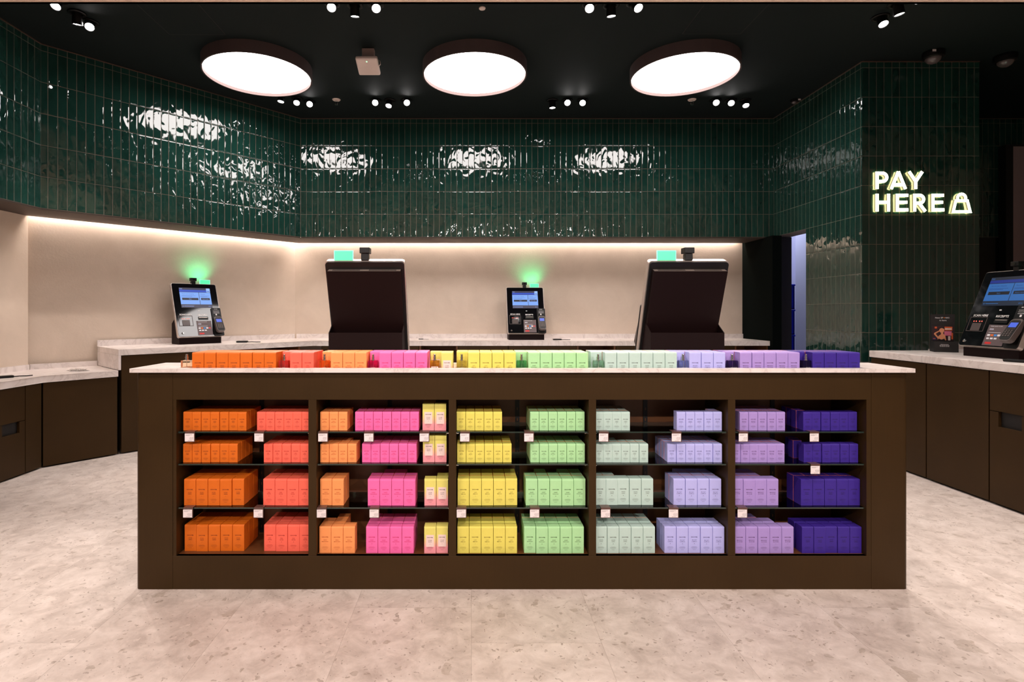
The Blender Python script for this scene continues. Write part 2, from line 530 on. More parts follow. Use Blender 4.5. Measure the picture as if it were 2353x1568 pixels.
# access hatches in the ceiling
for x0, x1, y0, y1, lab in ((-2.36, -1.925, 3.75, 4.27, 'square ceiling access hatch near the slanted green wall'), (1.647, 2.10, 3.75, 4.26, 'square ceiling access hatch near the pay sign side')):
    t = thing('access_hatch', lab, 'hatch', ((x0 + x1) / 2, (y0 + y1) / 2, CEIL), group='access hatches in the dark ceiling')
    bm = BM(); box(bm, x0 + .004, x1 - .004, y0 + .004, y1 - .004, CEIL - 0.002, CEIL, bev=0.0008)
    obj('hatch_panel', bm, DARKGREEN, t, world=True)
    bm = BM()
    for a in ((x0, x1, y0 - .003, y0 + .003), (x0, x1, y1 - .003, y1 + .003), (x0 - .003, x0 + .003, y0, y1), (x1 - .003, x1 + .003, y0, y1)):
        box(bm, a[0], a[1], a[2], a[3], CEIL - 0.001, CEIL)
    obj('hatch_frame', bm, BLACKMATT, t, world=True)

# ------------------------------------------------------------------ ceiling fittings
RINGM = plain('ring_paint', srgb(84, 70, 70), 0.5)
RINGIN = plain('ring_inner_paint', srgb(104, 90, 88), 0.8, spec=0.1)
DISCM = emit('disc_diffuser', (1.0, 0.93, 0.90, 1), LIGHT['disc'])
def disc_light(x, y, r, label):
    t = thing('disc_light', label, 'ceiling light', (x, y, CEIL), group='round ceiling lights')
    z1 = CEIL - 0.103 - CEIL
    bm = BM()
    lathe(bm, [(r - 0.012, 0.0), (r, 0.0), (r, z1), (r - 0.012, z1), (r - 0.012, 0.0)], 72)
    for f in bm.faces:
        c = f.calc_center_median()
        if math.hypot(c.x, c.y) < r - 0.010 and c.z < -0.01: f.material_index = 1
    obj('rim', bm, [RINGM, RINGIN], t, smooth=False)
    bm = BM(); lathe(bm, [(0, z1 + 0.028), (r - 0.012, z1 + 0.028), (r - 0.012, z1 + 0.032), (0, z1 + 0.032)], 72)
    obj('diffuser', bm, DISCM, t)
disc_light(-1.87, 4.79, 0.456, 'large round glowing ceiling light beside the slanted tiled wall')
disc_light(0.03, 4.79, 0.456, 'large round glowing ceiling light in the middle of the three')
disc_light(1.865, 4.79, 0.456, 'large round glowing ceiling light on the pay sign side')

LENS = emit('spot_lens', (1.0, 0.95, 0.93, 1), 45.0)
def make_spot():
    t = bpy.data.objects.new('ceiling_spotlight', None)
    COL.objects.link(t)
    t['category'] = 'spotlight'
    bm = BM(); lathe(bm, [(0.036, -0.001), (0.058, -0.001), (0.060, -0.008), (0.052, -0.012), (0.034, -0.010), (0.036, -0.001)], 28)
    obj('trim_ring', bm, BLACK, t, smooth=True)
    bm = BM(); lathe(bm, [(0.0, 0.0), (0.028, 0.0), (0.032, -0.03), (0.034, -0.082), (0.030, -0.082), (0.028, -0.074), (0.0, -0.074)], 28)
    b = obj('barrel', bm, BLACK, t, smooth=False)
    bm = BM(); lathe(bm, [(0.0, -0.0765), (0.028, -0.0765), (0.028, -0.0745), (0.0, -0.0745)], 24)
    obj('lens', bm, LENS, b)
    return t
spot0 = make_spot()
def place_spot(px, py, tx, ty, label, group, first=[True], hang=0.082):
    z = CEIL - 0.075
    Y = F * (z - H) / (CY - py); X = wx(px, Y)
    s = spot0 if first[0] else copy_tree(spot0)
    first[0] = False
    s.location = (X, Y, CEIL)
    s['label'] = label; s['group'] = group
    d = (Vector((tx, ty, 0.4)) - Vector((X, Y, CEIL))).normalized()
    d.z = min(d.z, -0.6); d.normalize()
    q = d.to_track_quat('-Z', 'Y').to_euler()
    for ch in s.children:
        if ch.name.startswith('barrel'): ch.rotation_euler = q
    e = Vector((X, Y, CEIL)) + d * 0.095
    lamp('SPOT', 'spot_beam', e, LIGHT['spot'], aim=e + d, spot_size=math.radians(52), spot_blend=0.7, shadow_soft_size=0.028)
ORD = ['first', 'second', 'third', 'fourth', 'fifth', 'sixth', 'seventh', 'eighth']
SP = [('beside the slanted tiled wall at the back', [(648, 234, -2.2, 5.0), (683, 243, -1.4, 3.4), (712, 250, -0.8, 2.2)]),
      ('between the first two disc lights at the back', [(863, 247, -0.6, 2.0), (896, 247, -1.2, 4.2), (934, 247, 0.0, 2.0)]),
      ('between the middle and last disc lights', [(1269, 247, 0.9, 5.6), (1303, 247, 0.6, 2.0), (1339, 247, 0.4, 2.2)]),
      ('below the last disc light', [(1644, 247, 1.4, 2.0), (1679, 247, 1.5, 2.4), (1712, 247, 2.4, 4.0)]),
      ('above the first disc light', [(763, 30, -0.6, 1.6), (815, 34, -0.9, 4.6), (864, 32, -0.2, 1.6)]),
      ('above the last disc light', [(1355, 32, 0.3, 1.6), (1404, 34, 1.2, 4.4), (1458, 30, 1.8, 1.8)]),
      ('high above the slanted tiled wall', [(136, 24, -2.6, 2.0), (177, 53, -3.2, 4.6), (207, 73, -1.6, 2.0)]),
      ('in front of the pay sign column', [(2023, 62, 2.9, 2.6), (2062, 32, 3.6, 3.9), (2100, 9, 3.1, 2.0)])]
for where, lst in SP:
    for i, (px, py, tx, ty) in enumerate(lst):
        place_spot(px, py, tx, ty, 'black recessed spotlight, %s of three %s' % (ORD[i], where), 'spotlights ' + where)

# wireless access point hanging under the ceiling
t = thing('wireless_access_point', 'pinkish white square network box with a cable under the dark ceiling', 'network device', (wx(846, 4.5), 4.5, CEIL))
Rm = Matrix.Translation((0, 0, -0.14)) @ Matrix.Rotation(math.radians(-22), 4, 'X')
bm = BM(); box(bm, -0.09, 0.09, -0.09, 0.09, -0.02, 0.018, bev=0.014, seg=3, M=Rm)
obj('body', bm, WHITEPL, t)
bm = BM(); box(bm, -0.05, 0.05, -0.01, 0.04, -0.12, 0.0, bev=0.004)
obj('bracket', bm, plain('grey_bracket', srgb(170, 150, 144), 0.5), t)
bm = BM(); tube(bm, [(0.04, 0.02, -0.08), (0.075, 0.0, -0.085), (0.10, -0.01, -0.11), (0.104, -0.02, -0.14), (0.09, -0.02, -0.155)], 0.0035)
tube(bm, [(-0.085, -0.03, -0.125), (-0.05, -0.05, -0.098), (0.0, -0.055, -0.09), (0.05, -0.05, -0.095), (0.09, -0.03, -0.12)], 0.003)
obj('cable', bm, WHITEPL, t, smooth=True)
bm = BM(); lathe(bm, [(0, 0), (0.006, 0), (0.006, -0.001), (0, -0.001)], 12, M=Rm @ Matrix.Translation((0, -0.06, -0.0205)))
obj('status_light', bm, emit('green_led', (0.5, 1, 0.6, 1), 1.5), t)

def sprinkler(px, py, label):
    Y = F * (CEIL - H) / (CY - py)
    t = thing('fire_sprinkler', label, 'sprinkler', (wx(px, Y), Y, CEIL), group='fire sprinklers')
    bm = BM(); lathe(bm, [(0, 0), (0.042, 0), (0.036, -0.008), (0.018, -0.012), (0, -0.012)], 24)
    obj('rosette', bm, WHITEPL, t, smooth=False)
    bm = BM(); lathe(bm, [(0, -0.01), (0.010, -0.01), (0.010, -0.022), (0, -0.022)], 12)
    for s in (-1, 1):
        tube(bm, [(s * 0.010, 0, -0.02), (s * 0.016, 0, -0.034), (s * 0.005, 0, -0.052)], 0.0025, 6)
    obj('head', bm, CHROME, t, smooth=True)
    bm = BM(); lathe(bm, [(0, -0.05), (0.016, -0.052), (0.016, -0.054), (0, -0.054)], 16)
    obj('deflector', bm, CHROME, t)
sprinkler(773, 229, 'white fire sprinkler between the first disc light and the back spotlights')
sprinkler(1590, 229, 'white fire sprinkler just behind the last disc light')
bm = BM(); lathe(bm, [(0, 0), (0.024, 0), (0.022, -0.006), (0.010, -0.009), (0, -0.009)], 24)
o = obj('ceiling_sensor', bm, WHITEPL); o.location = (0.078, 3.9, CEIL)
tag(o, 'tiny white round sensor on the ceiling above the middle disc light', 'sensor')

DOME = Nodes('smoked_dome'); DOME.set(base=(0.10, 0.08, 0.08, 1), rough=0.05, spec=0.8); DOME = DOME.m
def dome_camera(X, Y, r, label, tagpos=None):
    t = thing('dome_camera', label, 'security camera', (X, Y, CEIL), group='black dome cameras')
    bm = BM(); lathe(bm, [(0, 0), (r, 0), (r * 1.02, -r * 0.25), (r * 0.98, -r * 0.62), (r * 0.8, -r * 0.7), (0, -r * 0.7)], 36)
    obj('housing', bm, BLACK, t, smooth=False)
    bm = BM(); lathe(bm, [(r * 0.74 * math.cos(a), -r * 0.66 - r * 0.62 * math.sin(a)) for a in [i * math.pi / 20 for i in range(10)]] + [(0, -r * 1.28)], 36)
    obj('dome', bm, DOME, t, smooth=True)
    if tagpos:
        bm = BM(); box(bm, tagpos[0], tagpos[0] + tagpos[2], tagpos[1] - 0.001, tagpos[1], tagpos[3], tagpos[3] + tagpos[2] * 0.6)
        obj('sticker', bm, WHITEPAPER, t)
dome_camera(3.86, 4.56, 0.078, 'black dome camera with a white sticker above the pay sign', (-0.075, -0.081, 0.030, -0.032))
dome_camera(4.52, 4.62, 0.078, 'black dome camera on the ceiling beyond the pay sign column')
dome_camera(3.30, 5.58, 0.036, 'tiny dome camera where the right tiled wall meets the ceiling', (0.02, -0.037, 0.026, -0.02))

# ------------------------------------------------------------------ PAY HERE sign
NEON = emit('sign_face', (1.0, 0.93, 0.66, 1), LIGHT['sign'])
NEONSIDE = emit('sign_edge', (0.90, 0.78, 0.36, 1), 0.5)
NEONBACK = emit('sign_back_glow', (1.0, 0.80, 0.36, 1), 14.0)  # glow added to the letter backs to brighten the tiles behind
YN = 4.727
t = thing('pay_here_sign', 'glowing warm white PAY HERE letters with a bag symbol on the tiled column', 'sign', (wx(2120, YN), YN, 1.9))
SH = 0.024
def sign_stroke(bm, pts, w=0.026, closed=False):
    """a flat stroke of width w through pts (x, z), standing SH off the wall"""
    P = []
    for p in pts:
        p = Vector(p)
        if not P or (p - P[-1]).length > 0.002: P.append(p)
    n = len(P)
    segs = [(P[i], P[(i + 1) % n]) for i in range(n if closed else n - 1)]
    L, R = [], []
    for i in range(n):
        dirs = []
        if closed or i > 0: dirs.append((P[i] - P[i - 1]).normalized())
        if closed or i < n - 1: dirs.append((P[(i + 1) % n] - P[i]).normalized())
        m = sum(dirs, Vector((0, 0))).normalized()
        nn = Vector((-m.y, m.x)); k = w / 2 / max(0.5, nn.dot(Vector((-dirs[0].y, dirs[0].x))))
        L.append(P[i] + nn * k); R.append(P[i] - nn * k)
    for i in range(n if closed else n - 1):
        j = (i + 1) % n
        q = [L[i], L[j], R[j], R[i]]
        fr = [bm.verts.new((a.x, YN - SH, a.y)) for a in q]
        bk = [bm.verts.new((a.x, YN - 0.009, a.y)) for a in q]
        bm.faces.new(fr).material_index = 0
        bm.faces.new(bk[::-1]).material_index = 2
        for a, b in ((0, 1), (1, 2), (2, 3), (3, 0)):
            bm.faces.new((fr[a], bk[a], bk[b], fr[b])).material_index = 1
def letter(name, strokes, closed=False, w=0.0262):
    bm = BM()
    for s in strokes:
        c = closed
        if s[0] == 'c': c, s = True, s[1]
        sign_stroke(bm, [(wx(x, YN - SH), wz(y, YN - SH)) for x, y in s], w, c)
    o = obj(name, bm, [NEON, NEONSIDE, NEONBACK], t, world=True)
    return o
def arc(cx, cy, rx, ry, a0, a1, n=10):
    return [(cx + rx * math.cos(math.radians(a0 + (a1 - a0) * i / n)), cy - ry * math.sin(math.radians(a0 + (a1 - a0) * i / n))) for i in range(n + 1)]
letter('letter_p', [[(2015.5, 434.5), (2015.5, 394.5)], [(2012, 398.2), (2028, 398.2)] + arc(2028, 407.6, 9.8, 9.4, 90, -90) + [(2016, 417)]])
letter('letter_a', [[(2048, 434.5), (2064.5, 394.5)], [(2080.8, 434.5), (2064.5, 394.5)], [(2054, 424.6), (2075, 424.6)]])
letter('letter_y', [[(2089, 394.5), (2104.3, 417)], [(2119.5, 394.5), (2104.3, 417)], [(2104.3, 414), (2104.3, 434.5)]])
letter('letter_h', [[(2015.5, 445.5), (2015.5, 486)], [(2042, 445.5), (2042, 486)], [(2015.5, 465), (2042, 465)]])
letter('letter_e', [[(2062, 445.5), (2062, 486)], [(2060, 449), (2087, 449)], [(2062, 465), (2085, 465)], [(2060, 482.4), (2087.5, 482.4)]])
letter('letter_r', [[(2102, 486), (2102, 445.5)], [(2100, 449), (2113, 449)] + arc(2113, 458, 9.6, 9.0, 90, -90) + [(2103, 467)], [(2112, 467), (2126.5, 486)]])
letter('letter_e', [[(2144, 445.5), (2144, 486)], [(2142, 449), (2169, 449)], [(2144, 465), (2167, 465)], [(2142, 482.4), (2170, 482.4)]])
letter('bag_symbol', [('c', [(2196.5, 461.5), (2223, 461.5), (2229.5, 486.5), (2190.5, 486.5)]), [(2200, 461)] + arc(2209.8, 455.5, 9.4, 9.4, 200, -20, 12) + [(2219.5, 461)]], w=0.023)

# dark glossy panel and wall screen beyond the column
bm = BM(); box(bm, 5.655, 5.886, YB - 0.03, YB - 0.001, 0, 2.05, bev=0.003)
tag(obj('dark_glass_panel', bm, GLOSSBLACK), 'tall black glossy panel on the tiled wall beyond the column', 'panel')
t = thing('wall_screen', 'large unlit grey wall screen in a black frame beside the green tiles', 'screen', (6.4, YB - 0.05, 1.0))
bm = BM()
for a in ((5.905, 5.985, 0.9, 3.07), (6.86, 6.94, 0.9, 3.07), (5.985, 6.86, 0.9, 0.98), (5.985, 6.86, 3.055, 3.07)):
    box(bm, a[0], a[1], YB - 0.09, YB - 0.001, a[2], a[3])
obj('frame', bm, BLACKMATT, t, world=True)
bm = BM(); box(bm, 5.985, 6.86, YB - 0.07, YB - 0.02, 0.98, 3.055)
obj('display', bm, plain('unlit_screen', srgb(176, 152, 156), 0.5, grain=0.05), t, world=True)
# blue crates in the storeroom
BLUE = plain('blue_crate_plastic', srgb(16, 30, 200), 0.3, grain=0.1)
for k in range(5):
    z0 = 0.0 + k * 0.313
    t = thing('storage_crate', 'blue plastic crate in the storeroom doorway, %s from the floor of its stack' % ORD[k], 'crate', (3.84, 6.95, z0), group='blue crates stacked in the storeroom')
    bm = BM()
    for a in ((-.16, .16, -.2, -.185), (-.16, .16, .185, .2), (-.16, -.145, -.2, .2), (.145, .16, -.2, .2)):
        box(bm, *a, 0.0, 0.29, bev=0.003)
    box(bm, -.16, .16, -.2, .2, 0.0, 0.012)
    obj('body', bm, BLUE, t)
    bm = BM(); box(bm, -.166, .166, -.206, .206, 0.29, 0.311, bev=0.004)
    obj('rim', bm, BLUE, t)

# ------------------------------------------------------------------ counters around the room
CT = 0.90; TH = 0.053
def poly_top(name, pts, z0, z1, label, mat=None, cat='worktop', bev=0.004):
    bm = BM(); prism(bm, pts, z0, z1, bev=bev, seg=2)
    return tag(obj(name, bm, mat or MARBLE), label, cat)
cA = Vector((-3.004, 4.645)); cB = cA + DU * ((6.0 - 4.645) / DU.y)
wA = cA + NU * 0.655
wC = ang0 + Vector((0.004, -0.012))
t = thing('worktop', 'pale marble worktop running along the back and the slanted wall', 'worktop', (0, 6.3, CT - TH))
bm = BM(); prism(bm, [tuple(cA), tuple(cB), (3.284, 6.0), (3.284, YL - 0.004), (wC.x, YL - 0.004), tuple(wA)], CT - TH, CT, bev=0.003, seg=2)
obj('slab', bm, MARBLE, t, world=True)
bm = BM(); prism(bm, [tuple(cA), tuple(cA + DU * 0.02), tuple(wA + DU * 0.02), tuple(wA)], 0.722, CT - TH, bev=0.0015, seg=1)
t2 = thing('marble_end_panel', 'pale marble end panel stepping down from the higher worktop to the low one', 'panel', (cA.x, cA.y, 0.72)); obj('panel', bm, MARBLE, t2, world=True)
bm = BM(); box(bm, wC.x + 0.02, 3.284, YL - 0.024, YL - 0.002, CT, CT + 0.055)
tag(obj('marble_upstand', bm, MARBLE), 'low pale marble upstand along the back wall behind the kiosks', 'upstand')
bm = BM()
p, q = wA, Vector((wC.x, YL - 0.024)); 
prism(bm, [tuple(p), tuple(q), tuple(q + NU * 0.018), tuple(p + NU * 0.018)][::-1], CT, CT + 0.055)
tag(obj('marble_upstand', bm, MARBLE), 'low pale marble upstand along the slanted beige wall', 'upstand')
lA = Vector((-3.335, 4.25))
t = thing('worktop', 'low pale marble worktop with upstand at the near end of the slanted wall', 'worktop', (-3.5, 4.2, 0.67))
bm = BM(); prism(bm, [(-3.335, 1.5), tuple(lA), tuple(cA), tuple(wA), (-3.828, 4.70), (-3.828, 1.5)], 0.668, 0.72, bev=0.003, seg=2)
obj('slab', bm, MARBLE, t, world=True)
bm = BM(); box(bm, -3.828, -3.806, 1.5, 4.70, 0.72, 0.765)
tag(obj('marble_upstand', bm, MARBLE), 'low upstand on the low worktop against the nearer beige wall', 'upstand')
bm = BM()
p = Vector((-3.812, 4.715)); q = wA - NU * 0.02 - DU * 0.006
prism(bm, [tuple(p), tuple(q), tuple(q + NU * 0.018), tuple(p + NU * 0.018)], 0.72, 0.765)
tag(obj('marble_upstand', bm, MARBLE), 'short upstand on the low worktop beside the marble end panel', 'upstand')

def unit_frame(name, label, origin, d, group=None):
    """thing whose local x runs along direction d (2D), local y into the unit"""
    ang = math.atan2(d[1], d[0])
    return thing(name, label, 'cabinet', (origin[0], origin[1], 0), ang, group)
def closed_unit(label, origin, d, length, depth, h, doors=1, drawer=None, slot=None, group='brown base cabinets'):
    t = unit_frame('base_cabinet', label, origin, d, group)
    bm = BM(); box(bm, 0.004, length - 0.004, 0.02, depth, 0.035, h - 0.002)
    obj('carcass', bm, BRONZE if not slot else BLACKMATT, t)
    bm = BM(); box(bm, 0.004, length - 0.004, 0.035, 0.055, 0.0, 0.035)
    obj('plinth', bm, BLACKMATT, t)
    w = length / doors
    for k in range(doors):
        x0, x1 = k * w + 0.002, (k + 1) * w - 0.002
        if drawer:
            bm = BM(); box(bm, x0, x1, 0.0, 0.019, drawer + 0.002, h - 0.004, bev=0.001, seg=1)
            obj('drawer', bm, BRONZE, t)
        top = drawer - 0.002 if drawer else h - 0.004
        bm = BM()
        if slot:
            sx0, sx1, sz0, sz1 = slot
            box(bm, x0, sx0, 0, .019, 0.012, top); box(bm, sx1, x1, 0, .019, 0.012, top)
            box(bm, sx0, sx1, 0, .019, 0.012, sz0)
            if sz1 < top: box(bm, sx0, sx1, 0, .019, sz1, top)
        else:
            box(bm, x0, x1, 0.0, 0.019, 0.012, top, bev=0.001, seg=1)
        obj('door', bm, BRONZE, t)
    return t
def open_unit(label, origin, d, length, depth, h):
    t = unit_frame('open_cabinet', label, origin, d, 'open cabinets under the back worktop')
    bm = BM(); box(bm, 0.001, 0.02, 0, depth, 0, h - .002); box(bm, length - 0.02, length - 0.001, 0, depth, 0, h - .002)
    box(bm, 0.02, length - 0.02, 0, depth, 0.0, 0.05); box(bm, 0.02, length - 0.02, depth - 0.02, depth, 0.05, h - .002)
    obj('carcass', bm, INNER, t)
    bm = BM(); box(bm, 0.02, length - 0.02, 0.03, depth - 0.02, 0.42, 0.438)
    obj('shelf', bm, INNER, t)
HB = CT - TH
d0 = (DU.x, DU.y)
ca = cA + NU * 0.0
closed_unit('plain brown cabinet under the high end of the slanted worktop', tuple(cA + DU * 0.024 + NU * 0.012), d0, 0.621, 0.62, HB)
closed_unit('plain brown cabinet under the slanted worktop below the payment kiosk', tuple(cA + DU * 0.65 + NU * 0.012), d0, 0.645, 0.62, HB)
open_unit('dark open cabinet at the inner end of the slanted worktop', tuple(cA + DU * 1.297 + NU * 0.012), d0, 0.414, 0.55, HB)
closed_unit('brown cabinet at the corner of the back worktop', (-1.66, 6.03), (1, 0), 1.08, 0.5, HB, doors=2)
open_unit('dark open cabinet behind the yellow boxes', (-0.577, 6.03), (1, 0), 0.428, 0.5, HB)
closed_unit('brown cabinet behind the light green boxes', (-0.149, 6.03), (1, 0), 0.556, 0.5, HB)
closed_unit('brown cabinet with a drawer below the back payment kiosk', (0.409, 6.03), (1, 0), 0.755, 0.5, HB, drawer=0.66)
open_unit('dark open cabinet behind the pale sage boxes', (1.165, 6.03), (1, 0), 0.43, 0.5, HB)
closed_unit('wide brown cabinet behind the periwinkle boxes', (1.597, 6.03), (1, 0), 1.31, 0.5, HB, doors=2)
open_unit('dark open cabinet at the doorway end of the back worktop', (2.909, 6.03), (1, 0), 0.37, 0.5, HB)
# low counter cabinets
dl = (cA - lA).normalized()
nl = Vector((-dl.y, dl.x))
closed_unit('brown door under the low marble worktop beside the taller counter', tuple(lA + nl * 0.01), tuple(dl), (cA - lA).length - 0.003, 0.42, 0.668)
closed_unit('narrow brown filler panel under the low worktop bend', (-3.345, 4.094), (0, 1), 0.154, 0.4, 0.668)
closed_unit('brown low cabinet with a black slot in its door', (-3.345, 3.42), (0, 1), 0.672, 0.4, 0.668, drawer=0.407, slot=(3.89 - 3.42, 4.04 - 3.42, 0.323, 0.405))
closed_unit('brown low cabinet cut by the photo edge', (-3.345, 2.6), (0, 1), 0.818, 0.4, 0.668)
# right counter
XC = 3.295
t = thing('worktop', 'pale marble worktop of the counter in front of the pay sign', 'worktop', (3.7, 3.5, CT - TH))
bm = BM(); prism(bm, [(XC, 1.2), (4.30, 1.2), (4.30, 4.722), (3.95, 4.722), (3.95, 4.52), (XC, 4.52)], CT - TH, CT, bev=0.003, seg=2)
obj('slab', bm, MARBLE, t, world=True)
bm = BM(); box(bm, 4.05, 4.30, 4.70, 4.722, CT, CT + 0.055)
tag(obj('marble_upstand', bm, MARBLE), 'short marble upstand against the tiled column behind the leaflet stand', 'upstand')
def cab_right(label, ya, yb, drawer=None, slot=None):
    """cabinet with its face on x = XC, from ya to yb"""
    t = thing('base_cabinet', label, 'cabinet', (XC, ya, 0), 0, 'brown base cabinets')
    L = yb - ya
    bm = BM(); box(bm, 0.03, 0.6, 0.004, L - 0.004, 0.035, HB - 0.002); obj('carcass', bm, BLACKMATT if slot else BRONZE, t)
    bm = BM(); box(bm, 0.045, 0.065, 0.004, L - 0.004, 0, 0.035); obj('plinth', bm, BLACKMATT, t)
    top = (drawer - 0.002) if drawer else HB - 0.006
    if drawer:
        bm = BM(); box(bm, 0.01, 0.029, 0.003, L - 0.003, drawer + 0.002, HB - 0.005); obj('drawer', bm, BRONZE, t)
    bm = BM()
    if slot:
        a, b, z0, z1 = slot
        box(bm, .01, .029, 0.003, a, 0.014, top); box(bm, .01, .029, b, L - .003, 0.014, top); box(bm, .01, .029, a, b, 0.014, z0)
    else:
        box(bm, 0.01, 0.029, 0.003, L - 0.003, 0.014, top, bev=0.001, seg=1)
    obj('door', bm, BRONZE, t)
    return t
cab_right('brown cabinet at the far end of the counter below the leaflet stand', 3.967, 4.515)
cab_right('wide plain brown cabinet door below the angled kiosk', 3.485, 3.964)
cab_right('brown bin cabinet with a slot above its door', 2.75, 3.482, drawer=0.592, slot=(3.276 - 2.75, 3.422 - 2.75, 0.498, 0.592))
cab_right('brown cabinet nearer than the bin cabinet', 2.0, 2.747)
# clear plastic showing in the bin slot
def crumple(name, loc, sx, sy, sz, mat, label, cat, seed=1, sub=4):
    bm = BM(); bmesh.ops.create_icosphere(bm, subdivisions=sub, radius=1.0)
    rnd = random.Random(seed)
    from mathutils import noise
    for v in bm.verts:
        n = noise.noise(v.co * 2.3 + Vector((seed, 0, 0))) + 0.5 * noise.noise(v.co * 6.1 + Vector((0, seed, 0)))
        v.co *= 0.8 + 0.5 * n
        v.co = Vector((v.co.x * sx, v.co.y * sy, max(0, v.co.z * sz + sz * 0.5)))
    o = obj(name, bm, mat); o.location = loc
    return tag(o, label, cat)
BAG = Nodes('clear_plastic_film'); BAG.set(base=(0.9, 0.88, 0.88, 1), rough=0.12, trans=0.75, ior=1.3, spec=0.8); BAG = BAG.m
crumple('plastic_bag', (XC + 0.10, 3.345, 0.50), 0.045, 0.07, 0.05, BAG, 'crumpled clear plastic showing in the bin slot', 'bag', 3)
bm = BM(); box(bm, XC + 0.035, XC + 0.2, 3.26, 3.44, 0.485, 0.497)
tag(obj('bin_lining', bm, BLACKMATT), 'black ledge inside the slot holding crumpled plastic', 'ledge')
crumple('plastic_wrap', (-3.33, 4.62, 0.7205), 0.09, 0.045, 0.012, BAG, 'crumpled clear plastic lying on the low marble worktop', 'wrapper', 5)

# small dark things lying on the worktops
def stylus_pad(X, Y, z, rz, s, label):
    t = thing('handheld_scanner', label, 'scanner', (X, Y, z), rz, 'small black hand scanners on the worktops')
    bm = BM(); box(bm, -0.06 * s, 0.05 * s, -0.028 * s, 0.028 * s, 0.0, 0.018 * s, bev=0.006 * s, seg=2); obj('body', bm, BLACK, t)
    bm = BM(); tube(bm, [(0.045 * s, 0, 0.006 * s), (0.09 * s, 0.012 * s, 0.006 * s), (0.13 * s, -0.004 * s, 0.005 * s), (0.17 * s, 0.02 * s, 0.004 * s)], 0.004 * s); obj('cable', bm, BLACK, t, smooth=True)
    bm = BM(); box(bm, -0.064 * s, -0.052 * s, -0.02 * s, 0.02 * s, 0.003 * s, 0.016 * s, bev=0.002 * s); obj('window', bm, CHROME, t)
Yq = 5.70
stylus_pad(wx(558, Yq), Yq, CT, 0.2, 1.0, 'black hand scanner with a cable on the slanted marble worktop')
stylus_pad(wx(1281, 6.2), 6.2, CT, 0.1, 0.9, 'black hand scanner beside the back payment kiosk')
stylus_pad(wx(968, 6.35), 6.35, CT, 0.0, 0.5, 'small dark clip on the back worktop behind the steel kiosk edge')
stylus_pad(-3.52, 4.12, 0.72, 0.9, 1.0, 'black hand scanner on the low marble worktop at the photo edge')
stylus_pad(3.45, 3.45, CT, -1.2, 1.0, 'black cable and scanner in front of the angled kiosk')

# ------------------------------------------------------------------ leaflet stand
t = thing('leaflet_stand', 'black cardboard leaflet stand with a printed photo on the counter by the column', 'leaflet stand', (3.80, 4.40, CT), math.radians(-28))
bm = BM(); prism(bm, [(-0.075, 0.0), (0.075, 0.0), (0.075, 0.03), (-0.075, 0.03)], 0, 0.30)
obj('backboard', bm, BLACKMATT, t)
bm = BM()
box(bm, -0.075, 0.075, -0.10, -0.095, 0, 0.085); box(bm, -0.075, -0.070, -0.095, 0, 0, 0.085); box(bm, 0.070, 0.075, -0.095, 0, 0, 0.085); box(bm, -0.07, 0.07, -0.095, 0, 0, 0.004)
obj('pocket', bm, BLACKMATT, t)
bm = BM(); box(bm, -0.064, 0.064, -0.088, -0.006, 0.004, 0.076, bev=0.002)
obj('leaflets', bm, BLACK, t)
PM = [plain('print_skin', srgb(226, 150, 110), 0.6), plain('print_dark', srgb(50, 16, 26), 0.6), plain('print_pink', srgb(214, 110, 140), 0.6), plain('print_orange', srgb(206, 90, 40), 0.6), plain('print_pale', srgb(220, 200, 190), 0.6), plain('print_black', srgb(12, 8, 14), 0.6), plain('print_blue', srgb(30, 40, 90), 0.6)]
def poly_y(bm, pts, y, mi):
    f = bm.faces.new([bm.verts.new((x, y, z)) for x, z in pts]); f.material_index = mi
bm = BM()
plate(bm, -0.066, 0.066, 0.088, 0.205, -0.0006, 1)
plate(bm, 0.012, 0.060, 0.170, 0.200, -0.0012, 3); plate(bm, 0.014, 0.056, 0.176, 0.188, -0.0018, 4)
plate(bm, 0.010, 0.056, 0.128, 0.164, -0.0012, 2); plate(bm, 0.034, 0.048, 0.09, 0.124, -0.0012, 4); plate(bm, 0.054, 0.064, 0.10, 0.15, -0.0012, 3)
plate(bm, -0.064, -0.040, 0.092, 0.112, -0.0012, 6); plate(bm, -0.060, -0.046, 0.10, 0.106, -0.0018, 3); plate(bm, -0.050, -0.036, 0.185, 0.20, -0.0012, 3)
poly_y(bm, [(-0.030, 0.090), (0.022, 0.090), (0.016, 0.130), (0.004, 0.142), (-0.008, 0.140), (-0.024, 0.128), (-0.034, 0.112)], -0.0026, 0)
poly_y(bm, [(-0.006 + 0.016 * math.cos(a), 0.172 + 0.022 * math.sin(a)) for a in [i * math.pi / 8 for i in range(16)]], -0.0026, 0)
poly_y(bm, [(-0.012, 0.136), (0.004, 0.136), (0.003, 0.156), (-0.010, 0.156)], -0.0024, 0)
poly_y(bm, [(-0.012, 0.176), (-0.052, 0.150), (-0.056, 0.140), (-0.032, 0.106), (-0.026, 0.114), (-0.044, 0.142), (-0.016, 0.166)], -0.0030, 0)
poly_y(bm, [(-0.034, 0.089), (0.016, 0.089), (0.010, 0.104), (-0.008, 0.096), (-0.026, 0.104)], -0.0032, 5)
poly_y(bm, [(-0.024, 0.168), (-0.022, 0.190), (-0.006, 0.198), (0.010, 0.190), (0.012, 0.164), (0.008, 0.182), (-0.006, 0.190), (-0.018, 0.184)], -0.0034, 5)
obj('printed_photo', bm, PM, t)
bm = BM()
put_text(bm, 'New SP', -0.022, -0.0012, 0.272, height=0.0115, bold=0.01); put_text(bm, 'RKS', 0.030, -0.0012, 0.272, height=0.0105, bold=0.01)
put_text(bm, 'is here', 0.002, -0.0012, 0.251, height=0.0115, bold=0.01)
